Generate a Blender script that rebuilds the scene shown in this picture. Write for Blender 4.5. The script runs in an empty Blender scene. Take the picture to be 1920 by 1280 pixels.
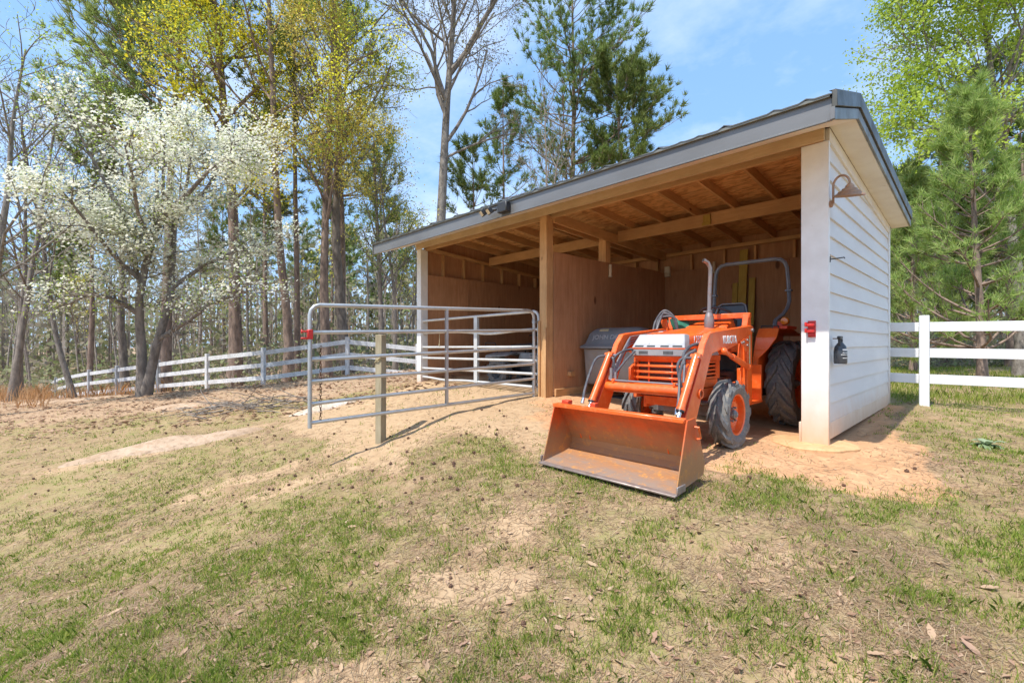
import bpy, bmesh, math, random
import numpy as np
from mathutils import Vector, Matrix, Euler
R = math.radians
SC = bpy.context.scene
COL = SC.collection
# ------------------------------------------------------------------ camera, world, sun, exposure
F_PX, CX, CY, EYE = 865.0, 960.0, 643.6, 1.05        # pixels of a 1920 px wide frame, metres
YAW = R(46.2)
CAM = np.array([1.190, -5.580, EYE])
cam_data = bpy.data.cameras.new('camera'); cam_data.sensor_width = 36.0
cam_data.lens = F_PX / 1920 * 36.0
cam_data.shift_y = 3.6 / 1920
cam_data.clip_start = 0.05; cam_data.clip_end = 2000
cam = bpy.data.objects.new('camera', cam_data); COL.objects.link(cam)
cam.location = CAM; cam.rotation_euler = (R(90), 0, YAW); SC.camera = cam

SUN_EL = 62.0
world = bpy.data.worlds.new('World'); SC.world = world; world.use_nodes = True
wn = world.node_tree; wn.nodes.clear()
def wnode(t, **k):
    n = wn.nodes.new(t)
    for a, b in k.items(): setattr(n, a, b)
    return n
w_out = wnode('ShaderNodeOutputWorld'); w_bg = wnode('ShaderNodeBackground')
w_sky = wnode('ShaderNodeTexSky', sky_type='NISHITA', sun_disc=False, sun_elevation=R(SUN_EL), sun_rotation=R(180),
              altitude=100.0, air_density=1.0, dust_density=1.2, ozone_density=1.2)
w_bg.inputs[1].default_value = 0.15
# thin clouds: noise on the direction of view, stretched towards the horizon
w_tc = wnode('ShaderNodeTexCoord'); w_sep = wnode('ShaderNodeSeparateXYZ')
w_add = wnode('ShaderNodeMath', operation='ADD'); w_add.inputs[1].default_value = 0.12
w_dx = wnode('ShaderNodeMath', operation='DIVIDE'); w_dy = wnode('ShaderNodeMath', operation='DIVIDE')
w_cmb = wnode('ShaderNodeCombineXYZ'); w_noi = wnode('ShaderNodeTexNoise')
w_noi.inputs['Scale'].default_value = 1.1; w_noi.inputs['Detail'].default_value = 7.0; w_noi.inputs['Roughness'].default_value = 0.6
w_mr = wnode('ShaderNodeMapRange'); w_mr.inputs[1].default_value = 0.46; w_mr.inputs[2].default_value = 0.80; w_mr.inputs[3].default_value = 0.0; w_mr.inputs[4].default_value = 0.7
w_mix = wnode('ShaderNodeMix', data_type='RGBA'); w_mix.inputs[7].default_value = (6.6, 6.9, 7.4, 1)
L = wn.links.new
L(w_tc.outputs['Generated'], w_sep.inputs[0]); L(w_sep.outputs[2], w_add.inputs[0])
L(w_sep.outputs[0], w_dx.inputs[0]); L(w_add.outputs[0], w_dx.inputs[1])
L(w_sep.outputs[1], w_dy.inputs[0]); L(w_add.outputs[0], w_dy.inputs[1])
L(w_dx.outputs[0], w_cmb.inputs[0]); L(w_dy.outputs[0], w_cmb.inputs[1]); L(w_cmb.outputs[0], w_noi.inputs[0])
L(w_noi.outputs[0], w_mr.inputs[0]); w_hz = wnode('ShaderNodeMix', data_type='RGBA'); w_hz.inputs[0].default_value = 0.5; w_hz.inputs[7].default_value = (1.9, 3.8, 6.9, 1); L(w_sky.outputs[0], w_hz.inputs[6])      # thin even haze
L(w_mr.outputs[0], w_mix.inputs[0]); L(w_hz.outputs[2], w_mix.inputs[6])
L(w_mix.outputs[2], w_bg.inputs[0]); L(w_bg.outputs[0], w_out.inputs[0])

sun_data = bpy.data.lights.new('sun', 'SUN'); sun_data.energy = 4.2; sun_data.angle = R(0.53); sun_data.color = (1.0, 0.955, 0.88)
sun = bpy.data.objects.new('sun', sun_data); COL.objects.link(sun)
sun.rotation_euler = (R(90 - SUN_EL), 0, R(-2.0))
SC.view_settings.view_transform = 'Standard'; SC.view_settings.look = 'None'
SC.view_settings.exposure = 0.55; SC.view_settings.gamma = 1.0
SC.cycles.max_bounces = 8; SC.cycles.diffuse_bounces = 4; SC.cycles.transparent_max_bounces = 8
SC.cycles.use_adaptive_sampling = True; SC.cycles.adaptive_threshold = 0.02
SC.cycles.sample_clamp_indirect = 6.0

# ------------------------------------------------------------------ from the photo's pixels to places
_s = np.array([math.sin(YAW), math.cos(YAW)]); _u = np.array([-math.cos(YAW), math.sin(YAW)])
def ray(px, py):
    dx = (px - CX) / F_PX
    return np.array([-(dx * _u[0] + _u[1]), dx * _s[0] + _s[1], -(py - CY) / F_PX])
def at(px, py, D): return CAM + D * ray(px, py)              # point at depth D
def at_x(px, py, X): d = ray(px, py); return CAM + (X - CAM[0]) / d[0] * d
def at_y(px, py, Y): d = ray(px, py); return CAM + (Y - CAM[1]) / d[1] * d
def depth(x, y):
    return (np.asarray(x) - CAM[0]) * (-_u[1]) + (np.asarray(y) - CAM[1]) * _s[1]
def side(x, y):
    return (np.asarray(x) - CAM[0]) * (-_u[0]) + (np.asarray(y) - CAM[1]) * _s[0]

# ------------------------------------------------------------------ tags and objects
def tag(o, label=None, cat=None, group=None, kind=None):
    if label: o['label'] = label
    if cat: o['category'] = cat
    if group: o['group'] = group
    if kind: o['kind'] = kind
    return o
def thing(name, label, cat, loc=(0, 0, 0), group=None, rot=0.0):
    o = bpy.data.objects.new(name, None); COL.objects.link(o)
    o.empty_display_size = 0.1; o.location = loc; o.rotation_euler = (0, 0, rot)
    return tag(o, label, cat, group)
def abs_loc(o):
    l = Vector((0, 0, 0))
    while o is not None:
        l = l + o.location; o = o.parent
    return np.array(l)
def copy_tree(o, parent=None):
    c = o.copy(); COL.objects.link(c)
    if parent is not None: c.parent = parent
    for ch in list(o.children): copy_tree(ch, c)
    return c

def norm(v):
    v = np.asarray(v, float); n = np.linalg.norm(v)
    return v / n if n > 1e-12 else v
class MB:
    def __init__(s): s.v = []; s.f = []; s.m = []
    def add(s, vs, fs, mi=0):
        o = len(s.v); s.v.extend([tuple(map(float, p)) for p in vs])
        for f in fs: s.f.append([i + o for i in f]); s.m.append(mi)
        return s
    def box(s, x0, x1, y0, y1, z0, z1, mi=0):
        vs = [(x0,y0,z0),(x1,y0,z0),(x1,y1,z0),(x0,y1,z0),(x0,y0,z1),(x1,y0,z1),(x1,y1,z1),(x0,y1,z1)]
        return s.add(vs, [(0,3,2,1),(4,5,6,7),(0,1,5,4),(1,2,6,5),(2,3,7,6),(3,0,4,7)], mi)
    def hexa(s, p, mi=0):          # 8 points, bottom ring then top ring
        return s.add(p, [(0,3,2,1),(4,5,6,7),(0,1,5,4),(1,2,6,5),(2,3,7,6),(3,0,4,7)], mi)
    def beam(s, p0, p1, w, h, up=(0,0,1), mi=0):     # w across, h along up
        p0 = np.array(p0, float); p1 = np.array(p1, float); d = norm(p1 - p0)
        a = np.cross(d, up)
        if np.linalg.norm(a) < 1e-6: a = np.cross(d, (1,0,0))
        a = norm(a); b = np.cross(a, d)
        q = [p + sa*a*w/2 + sb*b*h/2 for p in (p0, p1) for sa, sb in ((-1,-1),(1,-1),(1,1),(-1,1))]
        return s.add(q, [(0,1,2,3),(7,6,5,4),(0,4,5,1),(1,5,6,2),(2,6,7,3),(3,7,4,0)], mi)
    def tube(s, pts, r, n=10, mi=0, caps=True):
        pts = [np.array(p, float) for p in pts]; k = len(pts)
        rr = [r] * k if np.isscalar(r) else list(r)
        t = norm(pts[1] - pts[0]); a = np.cross(t, (0,0,1))
        if np.linalg.norm(a) < 0.05: a = np.cross(t, (1,0,0))
        a = norm(a); vs = []
        for i in range(k):
            t = norm((pts[min(i+1,k-1)] - pts[i]) + (pts[i] - pts[max(i-1,0)]))
            a = norm(a - t * np.dot(a, t)); b = np.cross(t, a)
            for j in range(n):
                an = 2*math.pi*j/n; vs.append(pts[i] + rr[i]*(math.cos(an)*a + math.sin(an)*b))
        fs = [(i*n+j, i*n+(j+1)%n, (i+1)*n+(j+1)%n, (i+1)*n+j) for i in range(k-1) for j in range(n)]
        if caps: fs += [tuple(range(n))[::-1], tuple((k-1)*n+j for j in range(n))]
        return s.add(vs, fs, mi)
    def lathe(s, prof, org, axis=(0,0,1), n=24, mi=0, closed=False):   # prof: (radius, along)
        ax = norm(axis); a = np.cross(ax, (0,0,1))
        if np.linalg.norm(a) < 0.05: a = np.cross(ax, (1,0,0))
        a = norm(a); b = np.cross(ax, a); org = np.array(org, float); vs = []
        for r, t in prof:
            for j in range(n):
                an = 2*math.pi*j/n; vs.append(org + ax*t + max(r,1e-4)*(math.cos(an)*a + math.sin(an)*b))
        k = len(prof); fs = []
        for i in range(k if closed else k-1):
            i2 = (i+1) % k
            for j in range(n): fs.append((i*n+j, i*n+(j+1)%n, i2*n+(j+1)%n, i2*n+j))
        return s.add(vs, fs, mi)
    def prism(s, poly, axis, t0, t1, mi=0):
        n = len(poly)
        def P(a, b, t): return {'x': (t, a, b), 'y': (a, t, b), 'z': (a, b, t)}[axis]
        vs = [P(a, b, t0) for a, b in poly] + [P(a, b, t1) for a, b in poly]
        fs = [tuple(range(n))[::-1], tuple(range(n, 2*n))] + [(i, (i+1) % n, n+(i+1) % n, n+i) for i in range(n)]
        return s.add(vs, fs, mi)
    def ball(s, c, r, nu=12, nv=8, mi=0):
        r = np.array([r]*3 if np.isscalar(r) else r, float); c = np.array(c, float); vs = []; fs = []
        for i in range(nv+1):
            th = math.pi*i/nv
            for j in range(nu):
                ph = 2*math.pi*j/nu
                vs.append(c + r*np.array([math.sin(th)*math.cos(ph), math.sin(th)*math.sin(ph), math.cos(th)]))
        for i in range(nv):
            for j in range(nu): fs.append((i*nu+j, (i+1)*nu+j, (i+1)*nu+(j+1)%nu, i*nu+(j+1)%nu))
        return s.add(vs, fs, mi)
    def build(s, name, mats, parent=None, ang=35, bevel=0.0, seg=1):
        if not isinstance(mats, (list, tuple)): mats = [mats]
        off = abs_loc(parent) if parent is not None else np.zeros(3)
        me = bpy.data.meshes.new(name)
        me.from_pydata((np.array(s.v) - off).tolist(), [], s.f)
        for m in mats: me.materials.append(m)
        if len(mats) > 1: me.polygons.foreach_set('material_index', s.m)
        bm = bmesh.new(); bm.from_mesh(me); bmesh.ops.recalc_face_normals(bm, faces=bm.faces[:]); bm.to_mesh(me); bm.free()
        if ang is not None:
            me.polygons.foreach_set('use_smooth', [True]*len(me.polygons)); me.set_sharp_from_angle(angle=R(ang))
        o = bpy.data.objects.new(name, me); COL.objects.link(o)
        if parent is not None: o.parent = parent
        if bevel:
            b = o.modifiers.new('bevel', 'BEVEL'); b.width = bevel; b.segments = seg; b.limit_method = 'ANGLE'; b.angle_limit = R(40)
        return o
def np_mesh(name, verts, nper, mat, parent=None, smooth=False, rnd=None):
    """many loose polygons of nper corners each, straight from an array of corners"""
    verts = np.ascontiguousarray(verts, dtype=np.float32).reshape(-1, 3); n = len(verts) // nper
    me = bpy.data.meshes.new(name)
    me.vertices.add(len(verts)); me.vertices.foreach_set('co', verts.ravel())
    me.loops.add(len(verts)); me.loops.foreach_set('vertex_index', np.arange(len(verts), dtype=np.int32))
    me.polygons.add(n); me.polygons.foreach_set('loop_start', np.arange(0, n*nper, nper, dtype=np.int32))
    me.update(calc_edges=True)
    if rnd is not None:
        at_ = me.attributes.new('rnd', 'FLOAT', 'FACE'); at_.data.foreach_set('value', np.asarray(rnd, np.float32))
    me.materials.append(mat)
    o = bpy.data.objects.new(name, me); COL.objects.link(o)
    if parent is not None: o.parent = parent
    return o
def text_mesh(name, body, size, mat, parent, origin, xdir, up, depth_=0.002, sx=1.0, bold=0.0):
    cu = bpy.data.curves.new(name, 'FONT'); cu.body = body; cu.size = size; cu.extrude = depth_; cu.offset = bold
    cu.align_x = 'CENTER'; cu.align_y = 'CENTER'
    tmp = bpy.data.objects.new(name, cu); COL.objects.link(tmp)
    dg = bpy.context.evaluated_depsgraph_get(); me = bpy.data.meshes.new_from_object(tmp.evaluated_get(dg))
    bpy.data.objects.remove(tmp); bpy.data.curves.remove(cu)
    x = norm(xdir); z = norm(np.cross(x, up)); y = np.cross(z, x)
    M = np.array([x*sx, y, z]).T; off = np.array(origin) - (abs_loc(parent) if parent is not None else 0)
    co = np.empty(len(me.vertices)*3); me.vertices.foreach_get('co', co)
    me.vertices.foreach_set('co', (co.reshape(-1, 3) @ M.T + off).ravel())
    me.materials.clear(); me.materials.append(mat)
    o = bpy.data.objects.new(name, me); COL.objects.link(o); o.parent = parent
    return o

# ------------------------------------------------------------------ materials
def new_mat(name):
    m = bpy.data.materials.new(name); m.use_nodes = True; nt = m.node_tree; nt.nodes.clear()
    out = nt.nodes.new('ShaderNodeOutputMaterial'); b = nt.nodes.new('ShaderNodeBsdfPrincipled')
    nt.links.new(b.outputs[0], out.inputs[0]); return m, nt, b
def rgb(c): return (c[0], c[1], c[2], 1.0)
def N(nt, t, **k):
    n = nt.nodes.new(t)
    for a, b in k.items():
        if a.startswith('i_'): n.inputs[a[2:]].default_value = b
        else: setattr(n, a, b)
    return n
def noise(nt, vec, scale, detail=4, rough=0.55, dist=0.0):
    n = N(nt, 'ShaderNodeTexNoise', i_Scale=scale, i_Detail=detail, i_Roughness=rough, i_Distortion=dist)
    nt.links.new(vec, n.inputs['Vector']); return n.outputs[0]
def mapped(nt, src, sc=(1,1,1), rot=(0,0,0)):
    m = N(nt, 'ShaderNodeMapping'); m.inputs['Scale'].default_value = sc; m.inputs['Rotation'].default_value = rot
    nt.links.new(src, m.inputs[0]); return m.outputs[0]
def rng_(nt, val, a, b, c=0.0, d=1.0):
    m = N(nt, 'ShaderNodeMapRange'); m.inputs[1].default_value = a; m.inputs[2].default_value = b
    m.inputs[3].default_value = c; m.inputs[4].default_value = d; nt.links.new(val, m.inputs[0]); return m.outputs[0]
def mixc(nt, fac, a, b, mode='MIX'):
    m = N(nt, 'ShaderNodeMix', data_type='RGBA', blend_type=mode)
    if hasattr(fac, 'links'): nt.links.new(fac, m.inputs[0])
    else: m.inputs[0].default_value = fac
    for i, v in ((6, a), (7, b)):
        if hasattr(v, 'links'): nt.links.new(v, m.inputs[i])
        else: m.inputs[i].default_value = rgb(v)
    return m.outputs[2]
def bump(nt, bsdf, h, strength, dist=0.01):
    b = N(nt, 'ShaderNodeBump', i_Strength=strength, i_Distance=dist)
    nt.links.new(h, b.inputs['Height']); nt.links.new(b.outputs[0], bsdf.inputs['Normal'])
def pmat(name, c1, c2=None, scale=6.0, rough=0.6, metal=0.0, stretch=(1,1,1), c3=None, lo=0.4, hi=0.62, bmp=0.0, bscale=None, dirt=None, dirt_lo=0.55, spec=0.5, coat=0.0):
    m, nt, b = new_mat(name); tc = N(nt, 'ShaderNodeTexCoord'); v = mapped(nt, tc.outputs['Object'], stretch)
    n1 = noise(nt, v, scale, 5, 0.6)
    c = mixc(nt, rng_(nt, n1, lo, hi), c1, c2 or c1)
    if c3 is not None: c = mixc(nt, rng_(nt, noise(nt, v, scale*4.3, 4, 0.65), 0.52, 0.72), c, c3)
    if dirt is not None: c = mixc(nt, rng_(nt, noise(nt, tc.outputs['Object'], scale*1.7, 8, 0.7), dirt_lo, dirt_lo+0.15), c, dirt)
    nt.links.new(c, b.inputs['Base Color'])
    b.inputs['Roughness'].default_value = rough; b.inputs['Metallic'].default_value = metal
    b.inputs['Specular IOR Level'].default_value = spec; b.inputs['Coat Weight'].default_value = coat
    if coat: b.inputs['Coat Roughness'].default_value = 0.15
    nr = rng_(nt, n1, 0.3, 0.7, max(0.0, rough-0.1), min(1.0, rough+0.12)); nt.links.new(nr, b.inputs['Roughness'])
    if bmp: bump(nt, b, noise(nt, v, bscale or scale*3, 6, 0.65), bmp)
    return m
def splash(name, top=.42, col=(0.62,0.36,0.17), amt=.8):
    m = M[name]; nt = m.node_tree; b = [n for n in nt.nodes if n.type == 'BSDF_PRINCIPLED'][0]; src = b.inputs['Base Color'].links[0].from_socket
    tc = N(nt, 'ShaderNodeTexCoord'); sx = N(nt, 'ShaderNodeSeparateXYZ'); nt.links.new(tc.outputs['Object'], sx.inputs[0])
    ma = N(nt, 'ShaderNodeMath', operation='MULTIPLY_ADD'); ma.inputs[1].default_value = -.30; nt.links.new(noise(nt, mapped(nt, tc.outputs['Object'], (1,1,.5)), 7, 6, .7), ma.inputs[0]); nt.links.new(sx.outputs[2], ma.inputs[2])
    nt.links.new(mixc(nt, rng_(nt, ma.outputs[0], -.13, top-.15, amt, 0.0), src, col), b.inputs['Base Color'])
def leaf_mat(name, cols, trans=0.35, rough=0.55):
    m, nt, b = new_mat(name); g = N(nt, 'ShaderNodeNewGeometry'); r = N(nt, 'ShaderNodeValToRGB'); cr = r.color_ramp
    while len(cr.elements) < len(cols): cr.elements.new(0.5)
    for i, c in enumerate(cols): cr.elements[i].position = i / max(1, len(cols)-1); cr.elements[i].color = rgb(c)
    nt.links.new(g.outputs['Random Per Island'], r.inputs[0])
    oi = N(nt, 'ShaderNodeObjectInfo'); hs = N(nt, 'ShaderNodeHueSaturation')
    nt.links.new(rng_(nt, oi.outputs['Random'], 0, 1, 0.485, 0.515), hs.inputs['Hue']); nt.links.new(rng_(nt, oi.outputs['Random'], 0, 1, 0.85, 1.1), hs.inputs['Value'])
    nt.links.new(r.outputs[0], hs.inputs['Color'])
    nt.links.new(hs.outputs[0], b.inputs['Base Color']); b.inputs['Roughness'].default_value = rough; b.inputs['Specular IOR Level'].default_value = 0.25
    t = N(nt, 'ShaderNodeBsdfTranslucent'); nt.links.new(hs.outputs[0], t.inputs[0])
    mx = N(nt, 'ShaderNodeMixShader'); mx.inputs[0].default_value = trans
    out = [n for n in nt.nodes if n.type == 'OUTPUT_MATERIAL'][0]
    nt.links.new(b.outputs[0], mx.inputs[1]); nt.links.new(t.outputs[0], mx.inputs[2]); nt.links.new(mx.outputs[0], out.inputs[0])
    return m
def wood_mat(name, c1, c2, knot, axis='x', scale=1.0, rough=0.75, plank=True):
    """sawn lumber: grain stretched along an axis, darker streaks, a few knots"""
    m, nt, b = new_mat(name); tc = N(nt, 'ShaderNodeTexCoord'); oi = N(nt, 'ShaderNodeObjectInfo')
    add = N(nt, 'ShaderNodeVectorMath', operation='ADD'); nt.links.new(tc.outputs['Object'], add.inputs[0])
    mul = N(nt, 'ShaderNodeVectorMath', operation='SCALE'); mul.inputs['Scale'].default_value = 17.0
    cmb = N(nt, 'ShaderNodeCombineXYZ'); [nt.links.new(oi.outputs['Random'], cmb.inputs[i]) for i in range(3)]
    nt.links.new(cmb.outputs[0], mul.inputs[0]); nt.links.new(mul.outputs[0], add.inputs[1])
    st = {'x': (0.12,1,1), 'y': (1,0.12,1), 'z': (1,1,0.12)}[axis]
    v = mapped(nt, add.outputs[0], st)
    g = noise(nt, v, 26*scale, 6, 0.7, 0.6); big = noise(nt, add.outputs[0], 1.7*scale, 4, 0.6)
    c = mixc(nt, rng_(nt, g, 0.35, 0.68), c1, c2)
    c = mixc(nt, rng_(nt, big, 0.35, 0.75, 0, 0.55), c, [x*0.62 for x in c2])
    k = N(nt, 'ShaderNodeTexVoronoi', i_Scale=3.1*scale); nt.links.new(mapped(nt, add.outputs[0], {'x': (0.5,1,1), 'y': (1,0.5,1), 'z': (1,1,0.5)}[axis]), k.inputs['Vector'])
    c = mixc(nt, rng_(nt, k.outputs['Distance'], 0.045, 0.085, 0.85, 0.0), c, knot)
    val = N(nt, 'ShaderNodeHueSaturation'); nt.links.new(rng_(nt, oi.outputs['Random'], 0, 1, 0.82, 1.12), val.inputs['Value']); nt.links.new(c, val.inputs['Color'])
    nt.links.new(val.outputs[0], b.inputs['Base Color']); b.inputs['Roughness'].default_value = rough; b.inputs['Specular IOR Level'].default_value = 0.2
    bump(nt, b, g, 0.25, 0.004); return m

M = {}
M['siding'] = pmat('white_painted_siding', (0.72,0.715,0.70), (0.66,0.655,0.645), 2.2, 0.5, stretch=(1,0.25,1), dirt=(0.62,0.55,0.46), dirt_lo=0.66, bmp=0.12, bscale=40)
M['white_trim'] = pmat('white_trim_paint', (0.82,0.82,0.80), (0.74,0.73,0.70), 3.0, 0.5, dirt=(0.60,0.50,0.38), dirt_lo=0.64, bmp=0.1, bscale=30)
splash('siding', .45); splash('white_trim', .62)
M['soffit'] = pmat('cream_soffit', (0.76,0.71,0.62), (0.70,0.64,0.55), 3.0, 0.6, dirt=(0.5,0.42,0.33), dirt_lo=0.68)
M['lumber_x'] = wood_mat('framing_lumber', (0.70,0.43,0.21), (0.56,0.31,0.14), (0.16,0.06,0.025), 'x')
M['lumber_y'] = wood_mat('rafter_lumber', (0.70,0.42,0.20), (0.54,0.30,0.13), (0.14,0.05,0.02), 'y')
M['lumber_z'] = wood_mat('stud_lumber', (0.70,0.43,0.21), (0.55,0.30,0.13), (0.16,0.06,0.025), 'z')
M['header_wood'] = wood_mat('weathered_header_wood', (0.62,0.47,0.29), (0.52,0.37,0.21), (0.24,0.13,0.06), 'x')
M['plywood'] = wood_mat('brown_plywood', (0.56,0.31,0.165), (0.43,0.21,0.105), (0.13,0.055,0.028), 'z', 0.55)
M['yellow_board'] = wood_mat('yellow_pine_board', (0.58,0.42,0.10), (0.46,0.31,0.07), (0.2,0.12,0.03), 'z')
M['post_wood'] = wood_mat('weathered_post_wood', (0.42,0.36,0.25), (0.30,0.25,0.16), (0.15,0.11,0.07), 'z')
def osb():
    m, nt, b = new_mat('osb_sheathing'); tc = N(nt, 'ShaderNodeTexCoord')
    cols = []
    for i, (rot, sc) in enumerate((((0,0,0.4),(9,26,9)), ((0,0,1.5),(8,24,9)), ((0,0,2.5),(10,27,9)))):
        vo = N(nt, 'ShaderNodeTexVoronoi', i_Scale=1.0); nt.links.new(mapped(nt, tc.outputs['Object'], sc, rot), vo.inputs['Vector']); cols.append(vo)
    sp = N(nt, 'ShaderNodeSeparateColor'); nt.links.new(cols[0].outputs['Color'], sp.inputs[0])
    sp2 = N(nt, 'ShaderNodeSeparateColor'); nt.links.new(cols[1].outputs['Color'], sp2.inputs[0])
    c = mixc(nt, sp.outputs[0], (0.86,0.48,0.19), (0.48,0.21,0.065)); c = mixc(nt, rng_(nt, sp2.outputs[1], 0.55, 1.0, 0, 0.7), c, (0.86,0.52,0.23))
    c = mixc(nt, rng_(nt, noise(nt, tc.outputs['Object'], 1.2, 4), 0.5, 0.8, 0, 0.5), c, (0.36,0.17,0.07))
    nt.links.new(c, b.inputs['Base Color']); b.inputs['Roughness'].default_value = 0.7; bump(nt, b, sp.outputs[0], 0.2, 0.004); return m
M['osb'] = osb()
M['roof_metal'] = pmat('dark_roof_metal', (0.15,0.14,0.125), (0.10,0.097,0.085), 4, 0.42, 0.75, dirt=(0.20,0.19,0.12), dirt_lo=0.6)
M['fascia'] = pmat('grey_metal_fascia', (0.20,0.196,0.192), (0.155,0.153,0.152), 2.5, 0.42, 0.3, stretch=(0.3,1,1), bmp=0.15, bscale=4)
M['rake'] = pmat('olive_grey_rake_trim', (0.23,0.22,0.18), (0.17,0.165,0.14), 3, 0.4, 0.45, dirt=(0.12,0.12,0.09))
M['orange'] = pmat('orange_tractor_paint', (0.84,0.135,0.018), (0.72,0.098,0.010), 4, 0.40, c3=(0.84,0.19,0.05), dirt=(0.50,0.20,0.09), dirt_lo=0.60, coat=0.25)
M['orange_red'] = pmat('faded_red_orange_paint', (0.66,0.07,0.02), (0.52,0.05,0.02), 5, 0.45, dirt=(0.4,0.12,0.06), dirt_lo=0.6)
def bucket_mat():
    m, nt, b = new_mat('worn_bucket_paint'); tc = N(nt, 'ShaderNodeTexCoord'); sx = N(nt, 'ShaderNodeSeparateXYZ'); nt.links.new(tc.outputs['Object'], sx.inputs[0])
    n1 = noise(nt, mapped(nt, tc.outputs['Object'], (0.6,1.5,1.5)), 5, 8, 0.7); n2 = noise(nt, tc.outputs['Object'], 14, 6, 0.7)
    ad = N(nt, 'ShaderNodeMath', operation='MULTIPLY_ADD'); ad.inputs[1].default_value = 0.38; nt.links.new(n1, ad.inputs[0]); nt.links.new(sx.outputs[2], ad.inputs[2])
    n3 = noise(nt, mapped(nt, tc.outputs['Object'], (1,1,.35)), 3.2, 7, 0.75); n4 = noise(nt, mapped(nt, tc.outputs['Object'], (.25,1.6,1.6)), 30, 5, 0.7)
    c = mixc(nt, rng_(nt, ad.outputs[0], 0.10, 0.21), (0.27,0.205,0.165), (0.40,0.19,0.08))
    c = mixc(nt, rng_(nt, n2, 0.54, 0.70), c, (0.60,0.27,0.06))
    c = mixc(nt, rng_(nt, n4, 0.55, 0.72, 0, .6), c, (0.20,0.14,0.11))
    o_ = mixc(nt, rng_(nt, n3, 0.42, 0.66), (0.74,0.105,0.014), (0.46,0.085,0.02)); o_ = mixc(nt, rng_(nt, n4, 0.58, 0.76, 0, .55), o_, (0.36,0.15,0.06))
    c = mixc(nt, rng_(nt, ad.outputs[0], 0.34, 0.56), c, o_)
    nt.links.new(c, b.inputs['Base Color']); b.inputs['Metallic'].default_value = 0.1; b.inputs['Roughness'].default_value = 0.55
    bump(nt, b, n2, 0.15, 0.004); return m
M['bucket'] = bucket_mat()
M['worn_edge'] = pmat('worn_steel_edge', (0.36,0.30,0.27), (0.26,0.20,0.17), 12, 0.5, 0.5)
M['tyre'] = pmat('dusty_tyre_rubber', (0.11,0.112,0.115), (0.165,0.16,0.15), 9, 0.72, c3=(0.25,0.225,0.19), dirt=(0.34,0.27,0.19), dirt_lo=0.58, bmp=0.2, bscale=30)
M['silver'] = pmat('silver_grey_plastic', (0.40,0.40,0.40), (0.33,0.33,0.335), 6, 0.4, 0.15)
M['lens'] = pmat('frosted_headlight', (0.66,0.67,0.67), (0.50,0.51,0.52), 30, 0.12, coat=0.8)
M['white_decal'] = pmat('white_decal', (0.86,0.86,0.84), (0.78,0.78,0.77), 12, 0.45)
M['engine'] = pmat('dark_engine_metal', (0.035,0.035,0.037), (0.07,0.065,0.06), 8, 0.5, 0.3, dirt=(0.12,0.09,0.06))
M['cast_grey'] = pmat('cast_grey_metal', (0.26,0.26,0.27), (0.17,0.165,0.16), 8, 0.5, 0.4, dirt=(0.18,0.13,0.09))
M['black'] = pmat('black_plastic', (0.022,0.023,0.025), (0.035,0.035,0.037), 8, 0.45)
M['rops'] = pmat('grey_rollbar_paint', (0.20,0.215,0.235), (0.15,0.16,0.18), 5, 0.4, 0.1)
M['exhaust'] = pmat('heat_stained_steel', (0.27,0.25,0.25), (0.34,0.26,0.23), 6, 0.42, 0.6, dirt=(0.28,0.14,0.09))
M['chrome'] = pmat('bright_steel', (0.72,0.72,0.73), (0.6,0.6,0.6), 6, 0.2, 1.0)
M['hose'] = pmat('grey_black_hose', (0.06,0.062,0.07), (0.10,0.10,0.11), 14, 0.5)
M['pipe'] = pmat('steel_line', (0.42,0.42,0.43), (0.33,0.32,0.32), 10, 0.35, 0.7)
M['amber'] = pmat('amber_lens', (0.85,0.25,0.01), (0.75,0.2,0.01), 20, 0.2, coat=0.5)
M['cloth_green'] = pmat('green_cloth', (0.03,0.20,0.13), (0.02,0.12,0.08), 10, 0.9)
M['galv'] = pmat('galvanised_tube', (0.50,0.51,0.51), (0.42,0.42,0.41), 5, 0.42, 0.5, dirt=(0.42,0.30,0.20), dirt_lo=0.6)
M['galv_white'] = pmat('pale_galvanised_tube', (0.66,0.67,0.66), (0.56,0.56,0.55), 5, 0.42, 0.3, dirt=(0.5,0.38,0.27), dirt_lo=0.64)
M['red_plastic'] = pmat('red_plastic', (0.62,0.02,0.015), (0.5,0.02,0.015), 8, 0.4)
M['rusty'] = pmat('rusty_iron', (0.20,0.09,0.045), (0.12,0.06,0.035), 20, 0.8, 0.3)
M['copper'] = pmat('aged_copper', (0.42,0.25,0.15), (0.33,0.19,0.115), 8, 0.5, 0.3, dirt=(0.28,0.19,0.13))
M['bin_grey'] = pmat('grey_hopper_plastic', (0.21,0.225,0.24), (0.18,0.19,0.20), 3, 0.5, dirt=(0.22,0.19,0.15), dirt_lo=0.62)
M['bin_lower'] = pmat('dusty_hopper_plastic', (0.28,0.265,0.245), (0.23,0.215,0.20), 3, 0.55, dirt=(0.27,0.22,0.16), dirt_lo=0.55)
M['letter_grey'] = pmat('raised_grey_letter', (0.34,0.35,0.36), (0.28,0.29,0.30), 8, 0.5)
M['label_tan'] = pmat('faded_sticker', (0.55,0.48,0.30), (0.45,0.38,0.22), 20, 0.6)
M['fence_white'] = pmat('white_fence_paint', (0.80,0.81,0.82), (0.72,0.73,0.74), 3.0, 0.5, dirt=(0.5,0.47,0.42), dirt_lo=0.68, bmp=0.1, bscale=20)
M['fence_worn'] = pmat('weathered_white_fence', (0.66,0.67,0.68), (0.52,0.52,0.52), 4.0, 0.65, c3=(0.40,0.39,0.38), dirt=(0.33,0.30,0.26), dirt_lo=0.6, bmp=0.2)
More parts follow.
